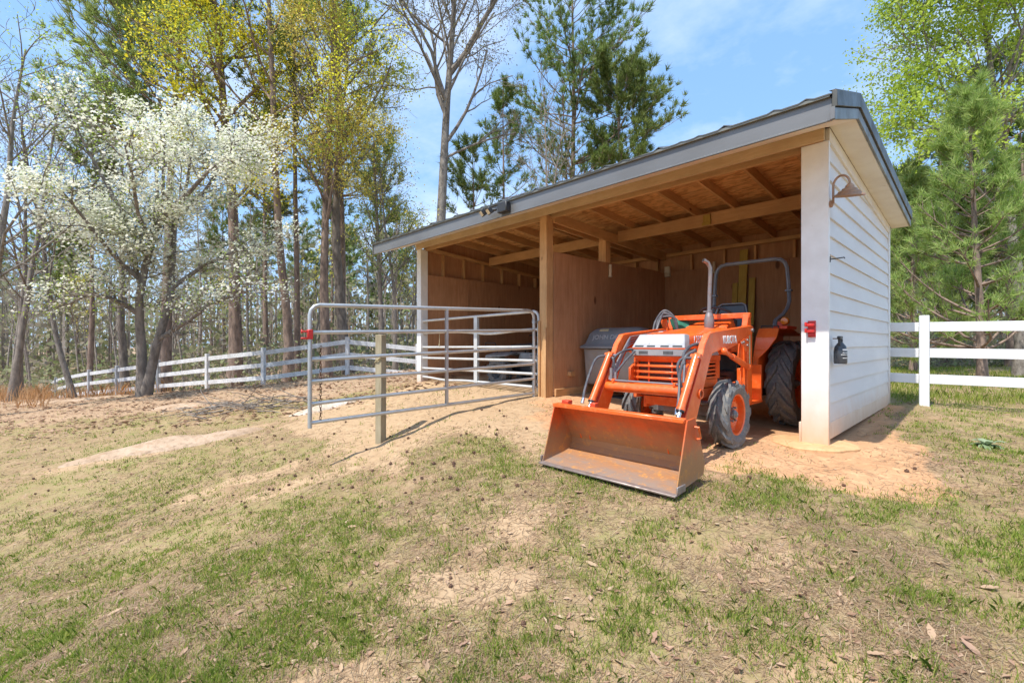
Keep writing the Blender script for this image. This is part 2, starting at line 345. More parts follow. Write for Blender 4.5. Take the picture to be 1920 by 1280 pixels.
M['fence_grey'] = pmat('weathered_grey_post', (0.42,0.44,0.46), (0.33,0.34,0.35), 5.0, 0.75, dirt=(0.28,0.25,0.2), dirt_lo=0.58, bmp=0.2)
M['rock'] = pmat('pale_granite', (0.46,0.33,0.225), (0.39,0.27,0.175), 2.5, 0.85, c3=(0.24,0.16,0.10), dirt=(0.33,0.21,0.12), dirt_lo=0.50, bmp=0.9, bscale=18)
M['rock_white'] = pmat('whitish_granite', (0.58,0.52,0.45), (0.48,0.40,0.31), 2.5, 0.85, c3=(0.30,0.23,0.17), dirt=(0.40,0.28,0.18), dirt_lo=0.52, bmp=0.8, bscale=14)
M['footing'] = pmat('dirt_covered_concrete', (0.62,0.38,0.19), (0.54,0.32,0.15), 5, 0.9, c3=(0.45,0.25,0.12), bmp=0.5, bscale=20)
M['bark_pine'] = pmat('pine_bark', (0.30,0.215,0.165), (0.14,0.10,0.08), 7, 0.9, stretch=(1,1,0.35), c3=(0.24,0.17,0.13), bmp=1.0, bscale=12)
M['bark_grey'] = pmat('grey_bark', (0.25,0.22,0.19), (0.13,0.11,0.092), 9, 0.9, stretch=(1,1,0.4), c3=(0.33,0.30,0.265), bmp=0.8, bscale=16)
M['bark_dark'] = pmat('dark_bark', (0.25,0.21,0.175), (0.13,0.107,0.09), 7, 0.9, stretch=(1,1,0.4), c3=(0.2,0.165,0.13), bmp=0.8, bscale=16)
M['twig'] = pmat('bare_twig', (0.30,0.25,0.21), (0.21,0.17,0.14), 9, 0.85)
M['bark_far'] = pmat('pale_far_bark', (0.33,0.285,0.24), (0.22,0.185,0.155), 8, 0.9)
M['needle'] = leaf_mat('pine_needles', [(0.10,0.15,0.035),(0.16,0.22,0.05),(0.24,0.30,0.08),(0.33,0.36,0.13)], 0.4)
M['needle_young'] = leaf_mat('young_pine_needles', [(0.20,0.31,0.07),(0.30,0.43,0.10),(0.42,0.54,0.16),(0.54,0.60,0.24)], 0.5)
M['leaf_yellow'] = leaf_mat('young_yellow_leaves', [(0.72,0.58,0.03),(0.80,0.70,0.04),(0.82,0.76,0.06),(0.68,0.70,0.08)], 0.55)
M['leaf_gold'] = leaf_mat('golden_catkins', [(0.70,0.54,0.09),(0.76,0.64,0.12),(0.76,0.68,0.18),(0.62,0.64,0.14)], 0.55)
M['leaf_lime'] = leaf_mat('fresh_lime_leaves', [(0.30,0.40,0.04),(0.42,0.54,0.06),(0.52,0.62,0.10),(0.38,0.48,0.08)], 0.5)
M['leaf_green'] = leaf_mat('green_leaves', [(0.12,0.19,0.035),(0.18,0.27,0.05),(0.25,0.33,0.08),(0.16,0.22,0.05)], 0.45)
M['leaf_bud'] = leaf_mat('sparse_buds', [(0.22,0.20,0.10),(0.30,0.27,0.12),(0.26,0.28,0.11),(0.20,0.15,0.09)], 0.35)
M['blossom'] = leaf_mat('dogwood_bracts', [(0.74,0.75,0.58),(0.84,0.84,0.72),(0.88,0.88,0.80),(0.70,0.74,0.50)], 0.45)
M['far_leaf'] = leaf_mat('far_mixed_foliage', [(0.20,0.20,0.11),(0.27,0.30,0.14),(0.34,0.33,0.19),(0.21,0.28,0.11),(0.42,0.38,0.26),(0.29,0.25,0.19)], 0.45)
M['grass'] = leaf_mat('spring_grass', [(0.15,0.235,0.03),(0.23,0.33,0.045),(0.36,0.42,0.075),(0.48,0.45,0.14)], 0.45)
M['straw'] = leaf_mat('dry_straw', [(0.25,0.155,0.085),(0.36,0.24,0.14),(0.46,0.335,0.20),(0.15,0.09,0.055),(0.54,0.42,0.28)], 0.2, 0.75)
M['dead_leaf'] = leaf_mat('dry_leaves', [(0.24,0.135,0.08),(0.40,0.25,0.155),(0.55,0.38,0.25),(0.32,0.18,0.11),(0.60,0.47,0.31)], 0.2, 0.7)
M['dry_grass'] = leaf_mat('orange_dry_grass', [(0.56,0.32,0.14),(0.66,0.43,0.22),(0.46,0.26,0.11)], 0.4)
M['ball'] = pmat('dark_seed_ball', (0.10,0.055,0.035), (0.16,0.085,0.05), 40, 0.85)
M['rosette'] = leaf_mat('grey_green_rosette', [(0.22,0.32,0.16),(0.30,0.40,0.22),(0.36,0.45,0.28)], 0.25)
M['bottle'] = pmat('black_bottle', (0.03,0.033,0.04), (0.045,0.05,0.06), 9, 0.3, coat=0.3)
M['ivory'] = pmat('ivory_plastic', (0.70,0.62,0.47), (0.6,0.52,0.38), 10, 0.5)
M['lamp_glass'] = pmat('led_panel', (0.72,0.62,0.42), (0.6,0.5,0.33), 60, 0.3, coat=0.4)
M['seat'] = pmat('black_vinyl', (0.03,0.032,0.037), (0.05,0.05,0.055), 5, 0.4)
M['mesh_red'] = pmat('dusty_radiator_screen', (0.10,0.035,0.02), (0.16,0.07,0.04), 60, 0.8)
M['atv_grey'] = pmat('grey_quad_plastic', (0.30,0.31,0.32), (0.22,0.225,0.23), 6, 0.45, dirt=(0.22,0.2,0.17))
M['atv_pale'] = pmat('pale_quad_plastic', (0.55,0.56,0.57), (0.45,0.46,0.47), 6, 0.4)
# ------------------------------------------------------------------ the lie of the land
_ctl = [(0,0,-0.01),(-.2,-.6,-.03),(-2,0,.03),(-3.9,0,.17),(-5.7,-.3,.18),(-7.6,0,.20),(-7.6,4,.22),(-3.9,4,.2),(-1.2,1.2,.0),(-.6,-.8,-.02),(-1.6,-.8,.0),(0,4.03,.08),
        (-1.1,-2.37,-.115),(-.4,-2.35,-.11),(-1.9,-2.4,-.115),(-1.1,-1.9,-.09),(-1.9,-1.9,-.07),(-1.1,-3.4,-.22),(.4,4.2,.05),(1.6,4.3,.02),(3.5,4.6,.0),(1.2,1.2,-.03),(1.3,-1.2,-.12),(3,-2,-.2),
        (1.19,-5.58,-.52),(-.6,-4.6,-.40),(2.6,-4.6,-.45),(-2,-6,-.58),(1,-7.5,-.7),(-4.2,-1.8,-.02)]
def _c(px, py, D): p = at(px, py, D); return (p[0], p[1], p[2])
_ctl += [_c(714,828,6.14), _c(445,812,8.0), _c(230,860,7.0), _c(265,742,14.0), _c(100,775,12.5), _c(600,770,9.3), _c(700,712,13.5)]
_ctl += [_c(*p) for p in ((651.3,704,17.3),(493.8,723.3,17.5),(388.5,730.2,18.7),(296.5,736.5,20.4),(219.4,743.8,21.6),(167.3,748,22.8),(127.7,751,24.8),(104.8,754,27),(30,748,24))]
_ctl += [_c(0,960,5.6), _c(0,1150,3.4), _c(1760,690,19.7), _c(1900,690,18), _c(1660,688,21)]
for px, D, z in ((-200,60,-2.6),(150,60,-2.6),(500,55,-2.0),(850,55,-1.0),(1300,55,-.4),(1800,60,.3),(2300,50,.3),(100,38,-2.3),(450,34,-1.4),(750,32,-.5),(-100,30,-1.6),(2200,14,-.1)):
    p = at(px, CY, D); _ctl.append((p[0], p[1], z))
for a in range(0, 360, 45):
    _ctl.append((1.2+26*math.cos(R(a)), -5.6-abs(26*math.sin(R(a)))-6, -.9))
_ctl = np.array(_ctl)
def _phi(r2): return 0.5*r2*np.log(r2 + 1e-9)
def _tps():
    n = len(_ctl); X = _ctl[:, :2]/10; d2 = ((X[:, None]-X[None])**2).sum(-1)
    K = _phi(d2) + 1e-3*np.eye(n); P = np.c_[np.ones(n), X]
    A = np.block([[K, P], [P.T, np.zeros((3, 3))]]); w = np.linalg.solve(A, np.r_[_ctl[:, 2], 0, 0, 0])
    return X, w
_TX, _TW = _tps()
def _noise_grid(seed, n=256): return np.random.default_rng(seed).random((n, n))
_NG = [_noise_grid(i) for i in range(8)]
def vnoise(x, y, s, k=0):
    g = _NG[k]; n = g.shape[0]; x = np.asarray(x)*s + 1000; y = np.asarray(y)*s + 1000
    i = np.floor(x).astype(int); j = np.floor(y).astype(int); u = x-i; v = y-j; u = u*u*(3-2*u); v = v*v*(3-2*v)
    i0 = i % n; i1 = (i+1) % n; j0 = j % n; j1 = (j+1) % n
    return (g[i0, j0]*(1-u)+g[i1, j0]*u)*(1-v) + (g[i0, j1]*(1-u)+g[i1, j1]*u)*v
def fbm(x, y, s, o=4, k=0):
    t = 0; a = 0.5
    for i in range(o): t = t + a*vnoise(x, y, s*2**i, (k+i) % 8); a *= 0.5
    return t/(1-0.5**o)
def G(x, y):
    x = np.atleast_1d(np.asarray(x, float)); y = np.atleast_1d(np.asarray(y, float)); sh = x.shape
    x = x.ravel(); y = y.ravel(); out = np.empty(len(x))
    for a in range(0, len(x), 20000):
        q = np.c_[x[a:a+20000], y[a:a+20000]]
        ctr = np.array([-4.0, 5.0]); d = q-ctr; r = np.linalg.norm(d, axis=1); f = np.minimum(1, 62/np.maximum(r, 1e-6)); q = (ctr + d*f[:, None])/10
        d2 = ((q[:, None]-_TX[None])**2).sum(-1)
        out[a:a+20000] = _phi(d2) @ _TW[:-3] + _TW[-3] + q @ _TW[-2:]
    inside = ((x > -7.7) & (x < 0.1) & (y > -0.6) & (y < 4.2))
    lump = (fbm(x, y, 1.3, 4, 2)-0.5)*0.10 + (vnoise(x, y, 9, 5)-0.5)*0.025
    return (np.clip(out, -3.2, 1.5) + lump*np.where(inside, 0.25, np.where((np.abs(x+1.1) < 1.0) & (np.abs(y+2.2) < .5), 0.3, 1.0))).reshape(sh)
def g1(x, y): return float(G(x, y)[0])
def at_ground(px, py):
    d = ray(px, py); lo, hi = 0.5, 60.0
    for t in np.linspace(0.5, 60, 600):
        p = CAM + t*d
        if p[2] < g1(p[0], p[1]): hi = t; break
        lo = t
    for _ in range(18):
        m = (lo+hi)/2; p = CAM + m*d
        if p[2] < g1(p[0], p[1]): hi = m
        else: lo = m
    return CAM + hi*d
def sdist(x, y, poly):                # signed distance, positive inside
    x = np.asarray(x); y = np.asarray(y); d = np.full(x.shape, 1e9); ins = np.zeros(x.shape, bool); n = len(poly)
    for i in range(n):
        ax, ay = poly[i]; bx, by = poly[(i+1) % n]; ex, ey = bx-ax, by-ay; wx, wy = x-ax, y-ay
        t = np.clip((wx*ex+wy*ey)/(ex*ex+ey*ey+1e-12), 0, 1); d = np.minimum(d, np.hypot(wx-t*ex, wy-t*ey))
        c = ((ay > y) != (by > y)) & (x < (bx-ax)*(y-ay)/((by-ay) if by != ay else 1e-9)+ax); ins ^= c
    return np.where(ins, d, -d)
def sm(v, a, b): t = np.clip((v-a)/(b-a), 0, 1); return t*t*(3-2*t)
def gpoly(pts): return [tuple(at_ground(*p)[:2]) for p in pts]
# bare orange clay round the right post and under the tractor; pale sand before the left bay; sandy patches
ORANGE = gpoly([(1335,884),(1420,890),(1500,900),(1600,918),(1700,935),(1770,925),(1800,890),(1745,850),(1690,815),(1650,785)]) + [(0.3,2.2),(0,4),(-3.8,4),(-3.8,.1),(-3.6,-.6),(-2.3,-1.6),(-1.1,-1.9),(-.5,-1.9)]
SAND = gpoly([(1040,745),(1010,845),(900,800),(800,830),(740,880),(650,870),(560,810),(545,770),(700,745),(770,722)]) + [(-7.6,.2),(-7.6,4),(-3.9,4),(-3.9,.1)]
PATCH = [(at_ground(px, py)[:2], rx, ry, ro, st) for px, py, rx, ry, ro, st in (
    (330,832,1.6,.45,35,1.0),(640,762,1.0,.3,20,.9),(430,905,.9,.3,30,.7),(560,905,.8,.3,10,.8),(960,985,.5,.22,60,.8),(890,1105,.3,.25,20,.9),(1460,1050,.35,.25,0,.5),(335,762,.9,.25,0,.7),(1010,800,.6,.5,0,.8),(620,1265,.35,.15,0,.7),(1480,1260,.3,.12,0,.5))]
GREEN = [(at_ground(px, py)[:2], rx, ry, ro, st) for px, py, rx, ry, ro, st in (
    (60,960,2.2,1.1,35,1.0),(250,930,2.2,.85,30,1.0),(120,1100,1.2,.7,20,.85),(330,1010,1.5,.7,20,.8),(620,830,.9,.35,30,.7),(150,1200,.5,.35,0,.7),(560,1060,.8,.4,10,.6),(790,1180,.13,.1,0,1.0),(1000,880,.5,.3,0,.75),(960,860,.35,.2,0,.7),
    (1480,905,.9,.16,42,1.0),(1120,1100,.4,.35,0,.6),(1060,1150,.25,.2,0,.6),(1700,990,.8,.4,30,.75),(1800,960,.8,.35,30,.8),(1850,1060,.5,.4,0,.6),(1650,1010,.5,.25,0,.6),(1880,810,1.0,.5,0,.7),(1780,830,.7,.3,0,.6),(1250,1120,.35,.3,0,.4),
    (1180,990,.5,.25,0,.4),(1530,1075,.12,.1,0,.9),(720,850,.35,.2,30,.8),(440,790,.9,.3,20,.4),(300,780,1.2,.4,0,.3),(1050,880,.25,.2,0,.8),(1430,920,.5,.15,40,.8),(950,1180,.35,.25,0,.4),(400,1230,.35,.25,0,.6),(620,960,.5,.25,0,.45),(1780,715,4,2.2,0,1.0),(1790,760,2.5,.8,0,.7))]
def ell(x, y, items):
    t = np.zeros(np.shape(x)); nz = fbm(x, y, 4.0, 4, 6) - 0.5
    for (c, rx, ry, ro, st) in items:
        a = R(ro) - 0; dx = x-c[0]; dy = y-c[1]
        # ro turns the long axis away from the camera's own right-hand direction
        ca, sa = math.cos(a), math.sin(a)
        rxv = np.array([-_u[0]*ca + (-_u[1])*sa, _s[0]*ca + _s[1]*sa])
        p = dx*rxv[0]+dy*rxv[1]; q = -dx*rxv[1]+dy*rxv[0]
        t = np.maximum(t, st*(1-sm(np.sqrt((p/rx)**2+(q/ry)**2) + nz*0.9, 0.25, 1.35)))
    return t
def masks(x, y):
    w = (fbm(x, y, 1.6, 4, 1)-0.5)
    w2 = fbm(x, y, 6.0, 4, 2)-0.5
    orange = sm(sdist(x, y, ORANGE) + w*0.8 + w2*0.5, -0.30, 0.42)
    sand = np.maximum(sm(sdist(x, y, SAND) + w*0.9, -0.25, 0.35), ell(x + w*0.8, y + w*0.6, PATCH))
    gr = np.clip(.62*ell(x + w*0.7, y - w*0.7, GREEN) + .13 + 1.1*sm(fbm(x, y, 0.9, 4, 3), 0.50, 0.72)*0.60 + 0.30, 0, 1)
    gr = gr*(1-0.97*orange)*(1-0.80*sand)
    far = sm(depth(x, y), 9, 13)*(side(x, y)/np.maximum(depth(x, y), .1) < 0.2)      # litter under the trees along the left fence
    gr = gr*(1-0.85*far)
    return orange, sand, gr, far
def make_ground():
    n = 470; a, b = 1.25, 6.6; t = np.linspace(-1, 1, n)
    xs = -0.6 + a*np.sinh(b*t); ys = -3.2 + a*np.sinh(b*t)
    X, Y = np.meshgrid(xs, ys, indexing='ij'); Z = G(X, Y)
    me = bpy.data.meshes.new('ground'); co = np.stack([X, Y, Z], -1).reshape(-1, 3).astype(np.float32)
    i, j = np.meshgrid(np.arange(n-1), np.arange(n-1), indexing='ij'); q = np.stack([i*n+j, (i+1)*n+j, (i+1)*n+j+1, i*n+j+1], -1).reshape(-1)
    me.vertices.add(n*n); me.vertices.foreach_set('co', co.ravel()); me.loops.add(len(q)); me.loops.foreach_set('vertex_index', q.astype(np.int32))
    me.polygons.add(len(q)//4); me.polygons.foreach_set('loop_start', np.arange(0, len(q), 4, dtype=np.int32)); me.update(calc_edges=True)
    me.polygons.foreach_set('use_smooth', [True]*len(me.polygons))
    o_, s_, g_, f_ = masks(X.ravel(), Y.ravel())
    for nm, v in (('clay', o_), ('sand', s_), ('green', g_), ('litter', f_)):
        at_ = me.attributes.new(nm, 'FLOAT', 'POINT'); at_.data.foreach_set('value', v.astype(np.float32))
    m, nt, b_ = new_mat('meadow_ground'); tc = N(nt, 'ShaderNodeTexCoord'); P = tc.outputs['Object']
    A = {k: N(nt, 'ShaderNodeAttribute', attribute_name=k).outputs['Fac'] for k in ('clay', 'sand', 'green', 'litter')}
    n1 = noise(nt, P, 1.4, 8, 0.62); n2 = noise(nt, P, 9, 8, 0.7); n3 = noise(nt, P, 45, 6, 0.75); n4 = noise(nt, mapped(nt, P, (1, 1.7, 1), (0, 0, .6)), 80, 4, 0.8, 1.0)
    def soft(mask, nz, amt=0.5):
        ad = N(nt, 'ShaderNodeMath', operation='MULTIPLY_ADD'); nt.links.new(nz, ad.inputs[0]); ad.inputs[1].default_value = amt; nt.links.new(mask, ad.inputs[2])
        return rng_(nt, ad.outputs[0], 0.42+amt*0.3, 0.62+amt*0.42)
    base = mixc(nt, rng_(nt, n1, 0.38, 0.64), (0.315,0.195,0.115), (0.41,0.275,0.17))
    base = mixc(nt, rng_(nt, n2, 0.42, 0.7), base, (0.27,0.16,0.095))
    base = mixc(nt, rng_(nt, n4, 0.5, 0.68), base, (0.48,0.35,0.225))
    base = mixc(nt, rng_(nt, n3, 0.56, 0.72), base, (0.15,0.095,0.06))
    sand = mixc(nt, rng_(nt, n2, 0.35, 0.7), (0.47,0.33,0.20), (0.375,0.25,0.145)); sand = mixc(nt, rng_(nt, n3, 0.58, 0.75), sand, (0.28,0.175,0.10))
    clay = mixc(nt, rng_(nt, n1, 0.35, 0.65), (0.54,0.315,0.172), (0.45,0.25,0.13)); clay = mixc(nt, rng_(nt, n2, 0.5, 0.72, 0, 0.7), clay, (0.70,0.44,0.24)); clay = mixc(nt, rng_(nt, n3, 0.6, 0.74, 0, 0.6), clay, (0.46,0.25,0.12))
    lit = mixc(nt, rng_(nt, n2, 0.35, 0.65), (0.36,0.235,0.145), (0.46,0.325,0.21)); lit = mixc(nt, rng_(nt, n3, 0.5, 0.7), lit, (0.22,0.135,0.085))
    grn = mixc(nt, rng_(nt, n3, 0.35, 0.65), (0.17,0.19,0.05), (0.27,0.25,0.09)); grn = mixc(nt, rng_(nt, n4, 0.5, 0.7), grn, (0.38,0.29,0.16))
    c = mixc(nt, soft(A['litter'], n2), base, lit); gm = N(nt, 'ShaderNodeMath', operation='MULTIPLY'); nt.links.new(soft(A['green'], n2, .8), gm.inputs[0]); nt.links.new(rng_(nt, noise(nt, P, 5, 6, .7), .38, .66, .15, .8), gm.inputs[1]); c = mixc(nt, gm.outputs[0], c, grn); c = mixc(nt, soft(A['sand'], n1, .8), c, sand); c = mixc(nt, soft(A['clay'], n2, 0.7), c, clay)
    nt.links.new(c, b_.inputs['Base Color']); b_.inputs['Roughness'].default_value = 0.95; b_.inputs['Specular IOR Level'].default_value = 0.1
    hs = N(nt, 'ShaderNodeMath', operation='MULTIPLY_ADD'); hs.inputs[1].default_value = 0.35; nt.links.new(n3, hs.inputs[0]); nt.links.new(n2, hs.inputs[2]); bump(nt, b_, hs.outputs[0], 0.55, 0.03)
    me.materials.append(m); o = bpy.data.objects.new('ground', me); COL.objects.link(o); tag(o, kind='structure')
make_ground()

# ------------------------------------------------------------------ the run-in shed
barn = thing('shed', 'open fronted two bay wooden shed with white lap siding and grey metal roof', 'shed', (-3.8, 2.0, 0.0))
W = -7.66; DEP = 4.03
def zs(y): return 3.27 - 0.078*y if y > 0.05 else 3.27 - 0.34*(0.05-y)      # underside of the roof edges
# right hand wall: lap siding on the outside
mb = MB(); k = 0
for z0 in [0.24] + [0.431 + 0.1922*i for i in range(15)]:
    z1 = 0.431 if z0 == 0.24 else z0 + 0.1922
    y0, y1 = 0.055, 3.955; top0, top1 = min(z1+0.012, zs(y0)), min(z1+0.012, zs(y1))
    if z0 >= zs(y0)-0.02: break
    if top1 <= z0: y1 = (3.27-z0)/0.078-0.01; top1 = z0+0.002
    mb.hexa([(-.03,y0,z0),(.027,y0,z0),(.027,y1,z0),(-.03,y1,z0),(-.03,y0,top0),(.004,y0,top0),(.004,y1,top1),(-.03,y1,top1)])
mb.build('siding', M['siding'], barn, None)
sk = MB(); sk.box(-.03, .028, .05, 3.96, .06, .238); sk.build('skirt_board', M['white_trim'], barn, bevel=.004)
fr = MB(); fr.hexa([(-.02,.05,3.13),(.030,.05,3.13),(.030,3.96,2.83),(-.02,3.96,2.83),(-.02,.05,3.262),(.030,.05,3.262),(.030,3.96,2.96),(-.02,3.96,2.96)]); fr.build('frieze_board', M['soffit'], barn, bevel=.003)
cp = MB(); cp.box(-.215, .034, .0, .05, -.03, 3.12); cp.box(-.215, -.19, .05, .20, -.03, 3.12); cp.box(-.19, .0, .05, .2, .0, 3.1); cp.build('corner_post', M['white_trim'], barn, bevel=.004)
cb = MB(); cb.box(-.235, -.215, .0, .06, -.02, .22); cb.build('post_skirt', M['white_trim'], barn, bevel=.003)
bc = MB(); bc.box(-.03, .034, 3.96, 4.05, .05, 2.95); bc.build('corner_trim', M['white_trim'], barn, bevel=.004)
# left hand end: white corner board, wall of siding seen only from outside
lp = MB(); lp.box(W, W+.165, -.02, .16, .05, 3.12); lp.build('corner_post', M['white_trim'], barn, bevel=.004)
mb = MB()
for z0 in [0.2 + 0.1922*i for i in range(16)]:
    z1 = min(z0+0.204, zs(.1)); y1 = 3.96
    if z0 > zs(.1)-.03: break
    t1 = min(z1, zs(y1))
    if t1 <= z0: y1 = (3.27-z0)/0.078-0.01; t1 = z0+.002
    mb.hexa([(W-.012,.16,z0),(W+.03,.16,z0),(W+.03,y1,z0),(W-.012,y1,z0),(W+.002,.16,z1),(W+.03,.16,z1),(W+.03,y1,t1),(W+.002,y1,t1)])
mb.build('siding', M['siding'], barn, None)
bw = MB(); bw.box(W+.01, -.03, 3.99, 4.03, .1, 3.148); bw.build('rear_wall', M['plywood'], barn)
# interior: sheathing, plywood kick boards, studs
def kick(name, *b): m_ = MB(); m_.box(*b); return m_.build(name, M['plywood'], barn, bevel=.002)
sh = MB(); sh.prism([(.16,.1),(3.985,.1),(3.985,3.15),(.16,3.455)], 'x', W+.032, W+.045); sh.build('wall_sheathing', M['plywood'], barn, None)
sh = MB(); sh.prism([(.2,.1),(3.985,.1),(3.985,3.15),(.2,3.45)], 'x', -.045, -.032); sh.build('wall_sheathing', M['plywood'], barn, None)
for y0, y1 in ((.10,1.30),(1.303,2.52),(2.523,3.86)): kick('kick_panel', W+.14, W+.155, y0, y1, .16, 2.572)
for x0, x1 in ((-7.5,-6.32),(-6.317,-5.1),(-5.097,-3.9),(-3.80,-2.62),(-2.617,-1.37),(-1.367,-.15)): kick('kick_panel', x0, x1, 3.862, 3.877, .1, 2.60)
for y0, y1 in ((.2,1.30),(1.303,2.52),(2.523,3.86)): kick('kick_panel', -.15, -.135, y0, y1, .1, 2.572)
def stick(name, p0, p1, w, h, mat, up=(0,0,1), bev=.003): m_ = MB(); m_.beam(p0, p1, w, h, up); return m_.build(name, M[mat], barn, bevel=bev)
for y in (.12,.62,1.22,1.82,2.45,3.08,3.7): stick('stud', (W+.092,y,.2), (W+.092,y,zs(y)-.14), .04, .09, 'lumber_z', (1,0,0))
for y in (.3,.9,1.5,2.1,2.7,3.3): stick('stud', (-.092,y,.2), (-.092,y,zs(y)-.14), .04, .09, 'lumber_z', (1,0,0))
for x in (-7.0,-6.4,-5.8,-5.15,-4.55,-4.0,-3.22,-2.54,-1.96,-1.30,-.7): stick('stud', (x,3.92,.2), (x,3.92,2.93), .045, .085, 'lumber_z', (0,1,0))
stick('top_plate', (W+.15,3.92,2.975), (-.15,3.92,2.975), .085, .07, 'lumber_x')
stick('top_plate', (W+.092,.14,zs(.1)-.10), (W+.092,3.86,zs(3.86)-.10), .09, .07, 'lumber_y')
stick('top_plate', (-.092,.22,zs(.1)-.10), (-.092,3.86,zs(3.86)-.10), .09, .07, 'lumber_y')
# divider between the bays
dv = MB(); dv.box(-3.815, -3.80, .16, 1.75, .19, 2.555); dv.box(-3.815, -3.80, 1.753, 2.75, .19, 2.575); dv.box(-3.815,-3.80,2.753,3.86,.19,2.60); dv.build('divider_panel', M['plywood'], barn, bevel=.002)
dv = MB(); dv.box(-3.98, -3.965, .16, 2.0, .19, 2.56); dv.box(-3.98, -3.965, 2.003, 3.86, .19, 2.58); dv.build('divider_panel', M['plywood'], barn, bevel=.002)
bb = MB(); bb.box(-3.80, -3.765, .17, 3.84, .18, .30); bb.build('baseboard', M['lumber_y'], barn, bevel=.003)
post = MB(); post.box(-3.975, -3.818, 0, .158, .1, 3.14); post.build('centre_post', M['lumber_z'], barn, bevel=.004)
fp = MB(); fp.box(-3.985,-3.945,-.03,-.001,.12,1.42); fp.box(-3.848,-3.812,-.03,-.001,.12,1.30); fp.build('post_facing', M['lumber_z'], barn, bevel=.003)
mp = MB(); mp.box(-3.96, -3.80, 1.62, 1.78, 2.56, 3.14); mp.build('middle_post', M['lumber_z'], barn, bevel=.004)
stick('tie_beam', (-3.79,.145,3.11), (-3.79,3.86,2.945), .038, .17, 'lumber_y'); stick('tie_beam', (-3.995,.145,3.11), (-3.995,3.86,2.945), .038, .17, 'lumber_y')
stick('cross_beam', (W+.14,2.0,3.08), (-4.017,2.0,3.08), .042, .195, 'lumber_x'); stick('cross_beam', (-3.768,2.0,3.08), (-.14,2.0,3.08), .042, .205, 'lumber_x')
hd = MB(); hd.box(W+.0, .0, -.045, -.004, 3.122, 3.34); hd.build('header', M['header_wood'], barn, bevel=.003)
hd = MB(); hd.box(W+.17, -.222, .10, .14, 3.09, 3.34); hd.build('header', M['lumber_x'], barn, bevel=.003)
for i in range(12):
    x = -.42 - .612*i
    if -4.1 < x < -3.7: continue
    stick('rafter', (x,.142,3.41-.0117), (x,4.0,3.085), .04, .142, 'lumber_y')
os_ = MB(); os_.hexa([(W,-.0,3.475),(.0,-.0,3.475),(.0,4.1,3.145),(W,4.1,3.145),(W,-.0,3.488),(.0,-.0,3.488),(.0,4.1,3.158),(W,4.1,3.158)]); os_.build('roof_deck', M['osb'], barn, None)
# roof: ribbed metal sheet over a ridge near the front, short steep slope to the front eave
XL, XR = -7.90, .25; EF = -.93
def zt(y): return zs(y) + .222
rf = MB(); nx = 130; xs = np.linspace(XL-.01, XR+.005, nx)
def rib(x): f = ((x+.06)/.23) % 1.0; return .034*max(0, 1-abs(f-.5)/.13)
for yy0, yy1 in ((EF-.035,.05),(.05,4.24)):
    vs = []; 
    for x in xs:
        h = rib(x)
        for y in (yy0, yy1): vs += [(x,y,zt(y)+.004+h),(x,y,zt(y)+h-.006)]
    fs = []
    for i in range(nx-1):
        a = 4*i; b_ = 4*(i+1); fs += [(a,b_,b_+2,a+2),(a+1,a+3,b_+3,b_+1),(a,a+1,b_+1,b_),(a+2,b_+2,b_+3,a+3)]
    rf.add(vs, fs)
roof = rf.build('roof_sheet', M['roof_metal'], barn, 50)
fa = MB(); fa.box(XL, XR-.002, EF, EF+.03, zs(EF), zs(EF)+.20); fa.box(XL, XR-.03, EF-.008, EF-.001, zs(EF)-.006, zs(EF)+.012)
fa.build('fascia', M['fascia'], roof, bevel=.003)
de = MB(); de.box(XL, XR-.012, EF-.03, EF-.001, zs(EF)+.190, zs(EF)+.2205); de.build('drip_edge', M['rake'], roof, bevel=.003)
re = MB(); re.box(XL, XR, 4.2, 4.23, zs(4.2), zs(4.2)+.19); re.build('fascia', M['fascia'], roof)
def rake(x0, x1, lo0, hi0, lo1, hi1, name, mat, yb=4.23):
    m_ = MB()
    for ya, yb_ in ((EF-.02,.05),(.05,yb)):
        m_.hexa([(x0,ya,zs(ya)+lo0),(x1,ya,zs(ya)+lo0),(x1,yb_,zs(yb_)+lo0),(x0,yb_,zs(yb_)+lo0),(x0,ya,zs(ya)+hi0),(x1,ya,zs(ya)+hi0),(x1,yb_,zs(yb_)+hi0),(x0,yb_,zs(yb_)+hi0)])
    m_.build(name, M[mat], roof, bevel=.003)
rake(XR, XR+.022, -.004, .098, 0, 0, 'rake_trim', 'rake'); rake(XR, XR+.040, .106, .246, 0, 0, 'rake_trim', 'roof_metal'); rake(XR-.02, XR+.03, .2465, .252, 0, 0, 'rake_trim', 'roof_metal')
rake(XL-.022, XL, -.004, .225, 0, 0, 'rake_trim', 'rake')
cw = MB(); cw.box(XR-.012, XR+.024, EF-.026, EF-.013, zs(EF)-.004, zs(EF)+.10); cw.build('corner_flashing', M['fascia'], roof, bevel=.002)
so = MB()
for ya, yb_ in ((EF+.032,.05),(.05,2.1),(2.106,4.2)):
    so.hexa([(.032,ya,zs(ya)-.002),(XR-.002,ya,zs(ya)-.002),(XR-.002,yb_,zs(yb_)-.002),(.032,yb_,zs(yb_)-.002),(.032,ya,zs(ya)+.01),(XR-.002,ya,zs(ya)+.01),(XR-.002,yb_,zs(yb_)+.01),(.032,yb_,zs(yb_)+.01)])
so.build('soffit', M['soffit'], roof, None)
so = MB(); so.hexa([(XL+.01,EF+.032,zs(EF)+.002),(.03,EF+.032,zs(EF)+.002),(.03,-.05,zs(-.05)+.002),(XL+.01,-.05,zs(-.05)+.002),(XL+.01,EF+.032,zs(EF)+.014),(.03,EF+.032,zs(EF)+.014),(.03,-.05,zs(-.05)+.014),(XL+.01,-.05,zs(-.05)+.014)]); so.build('soffit', M['soffit'], roof, None)
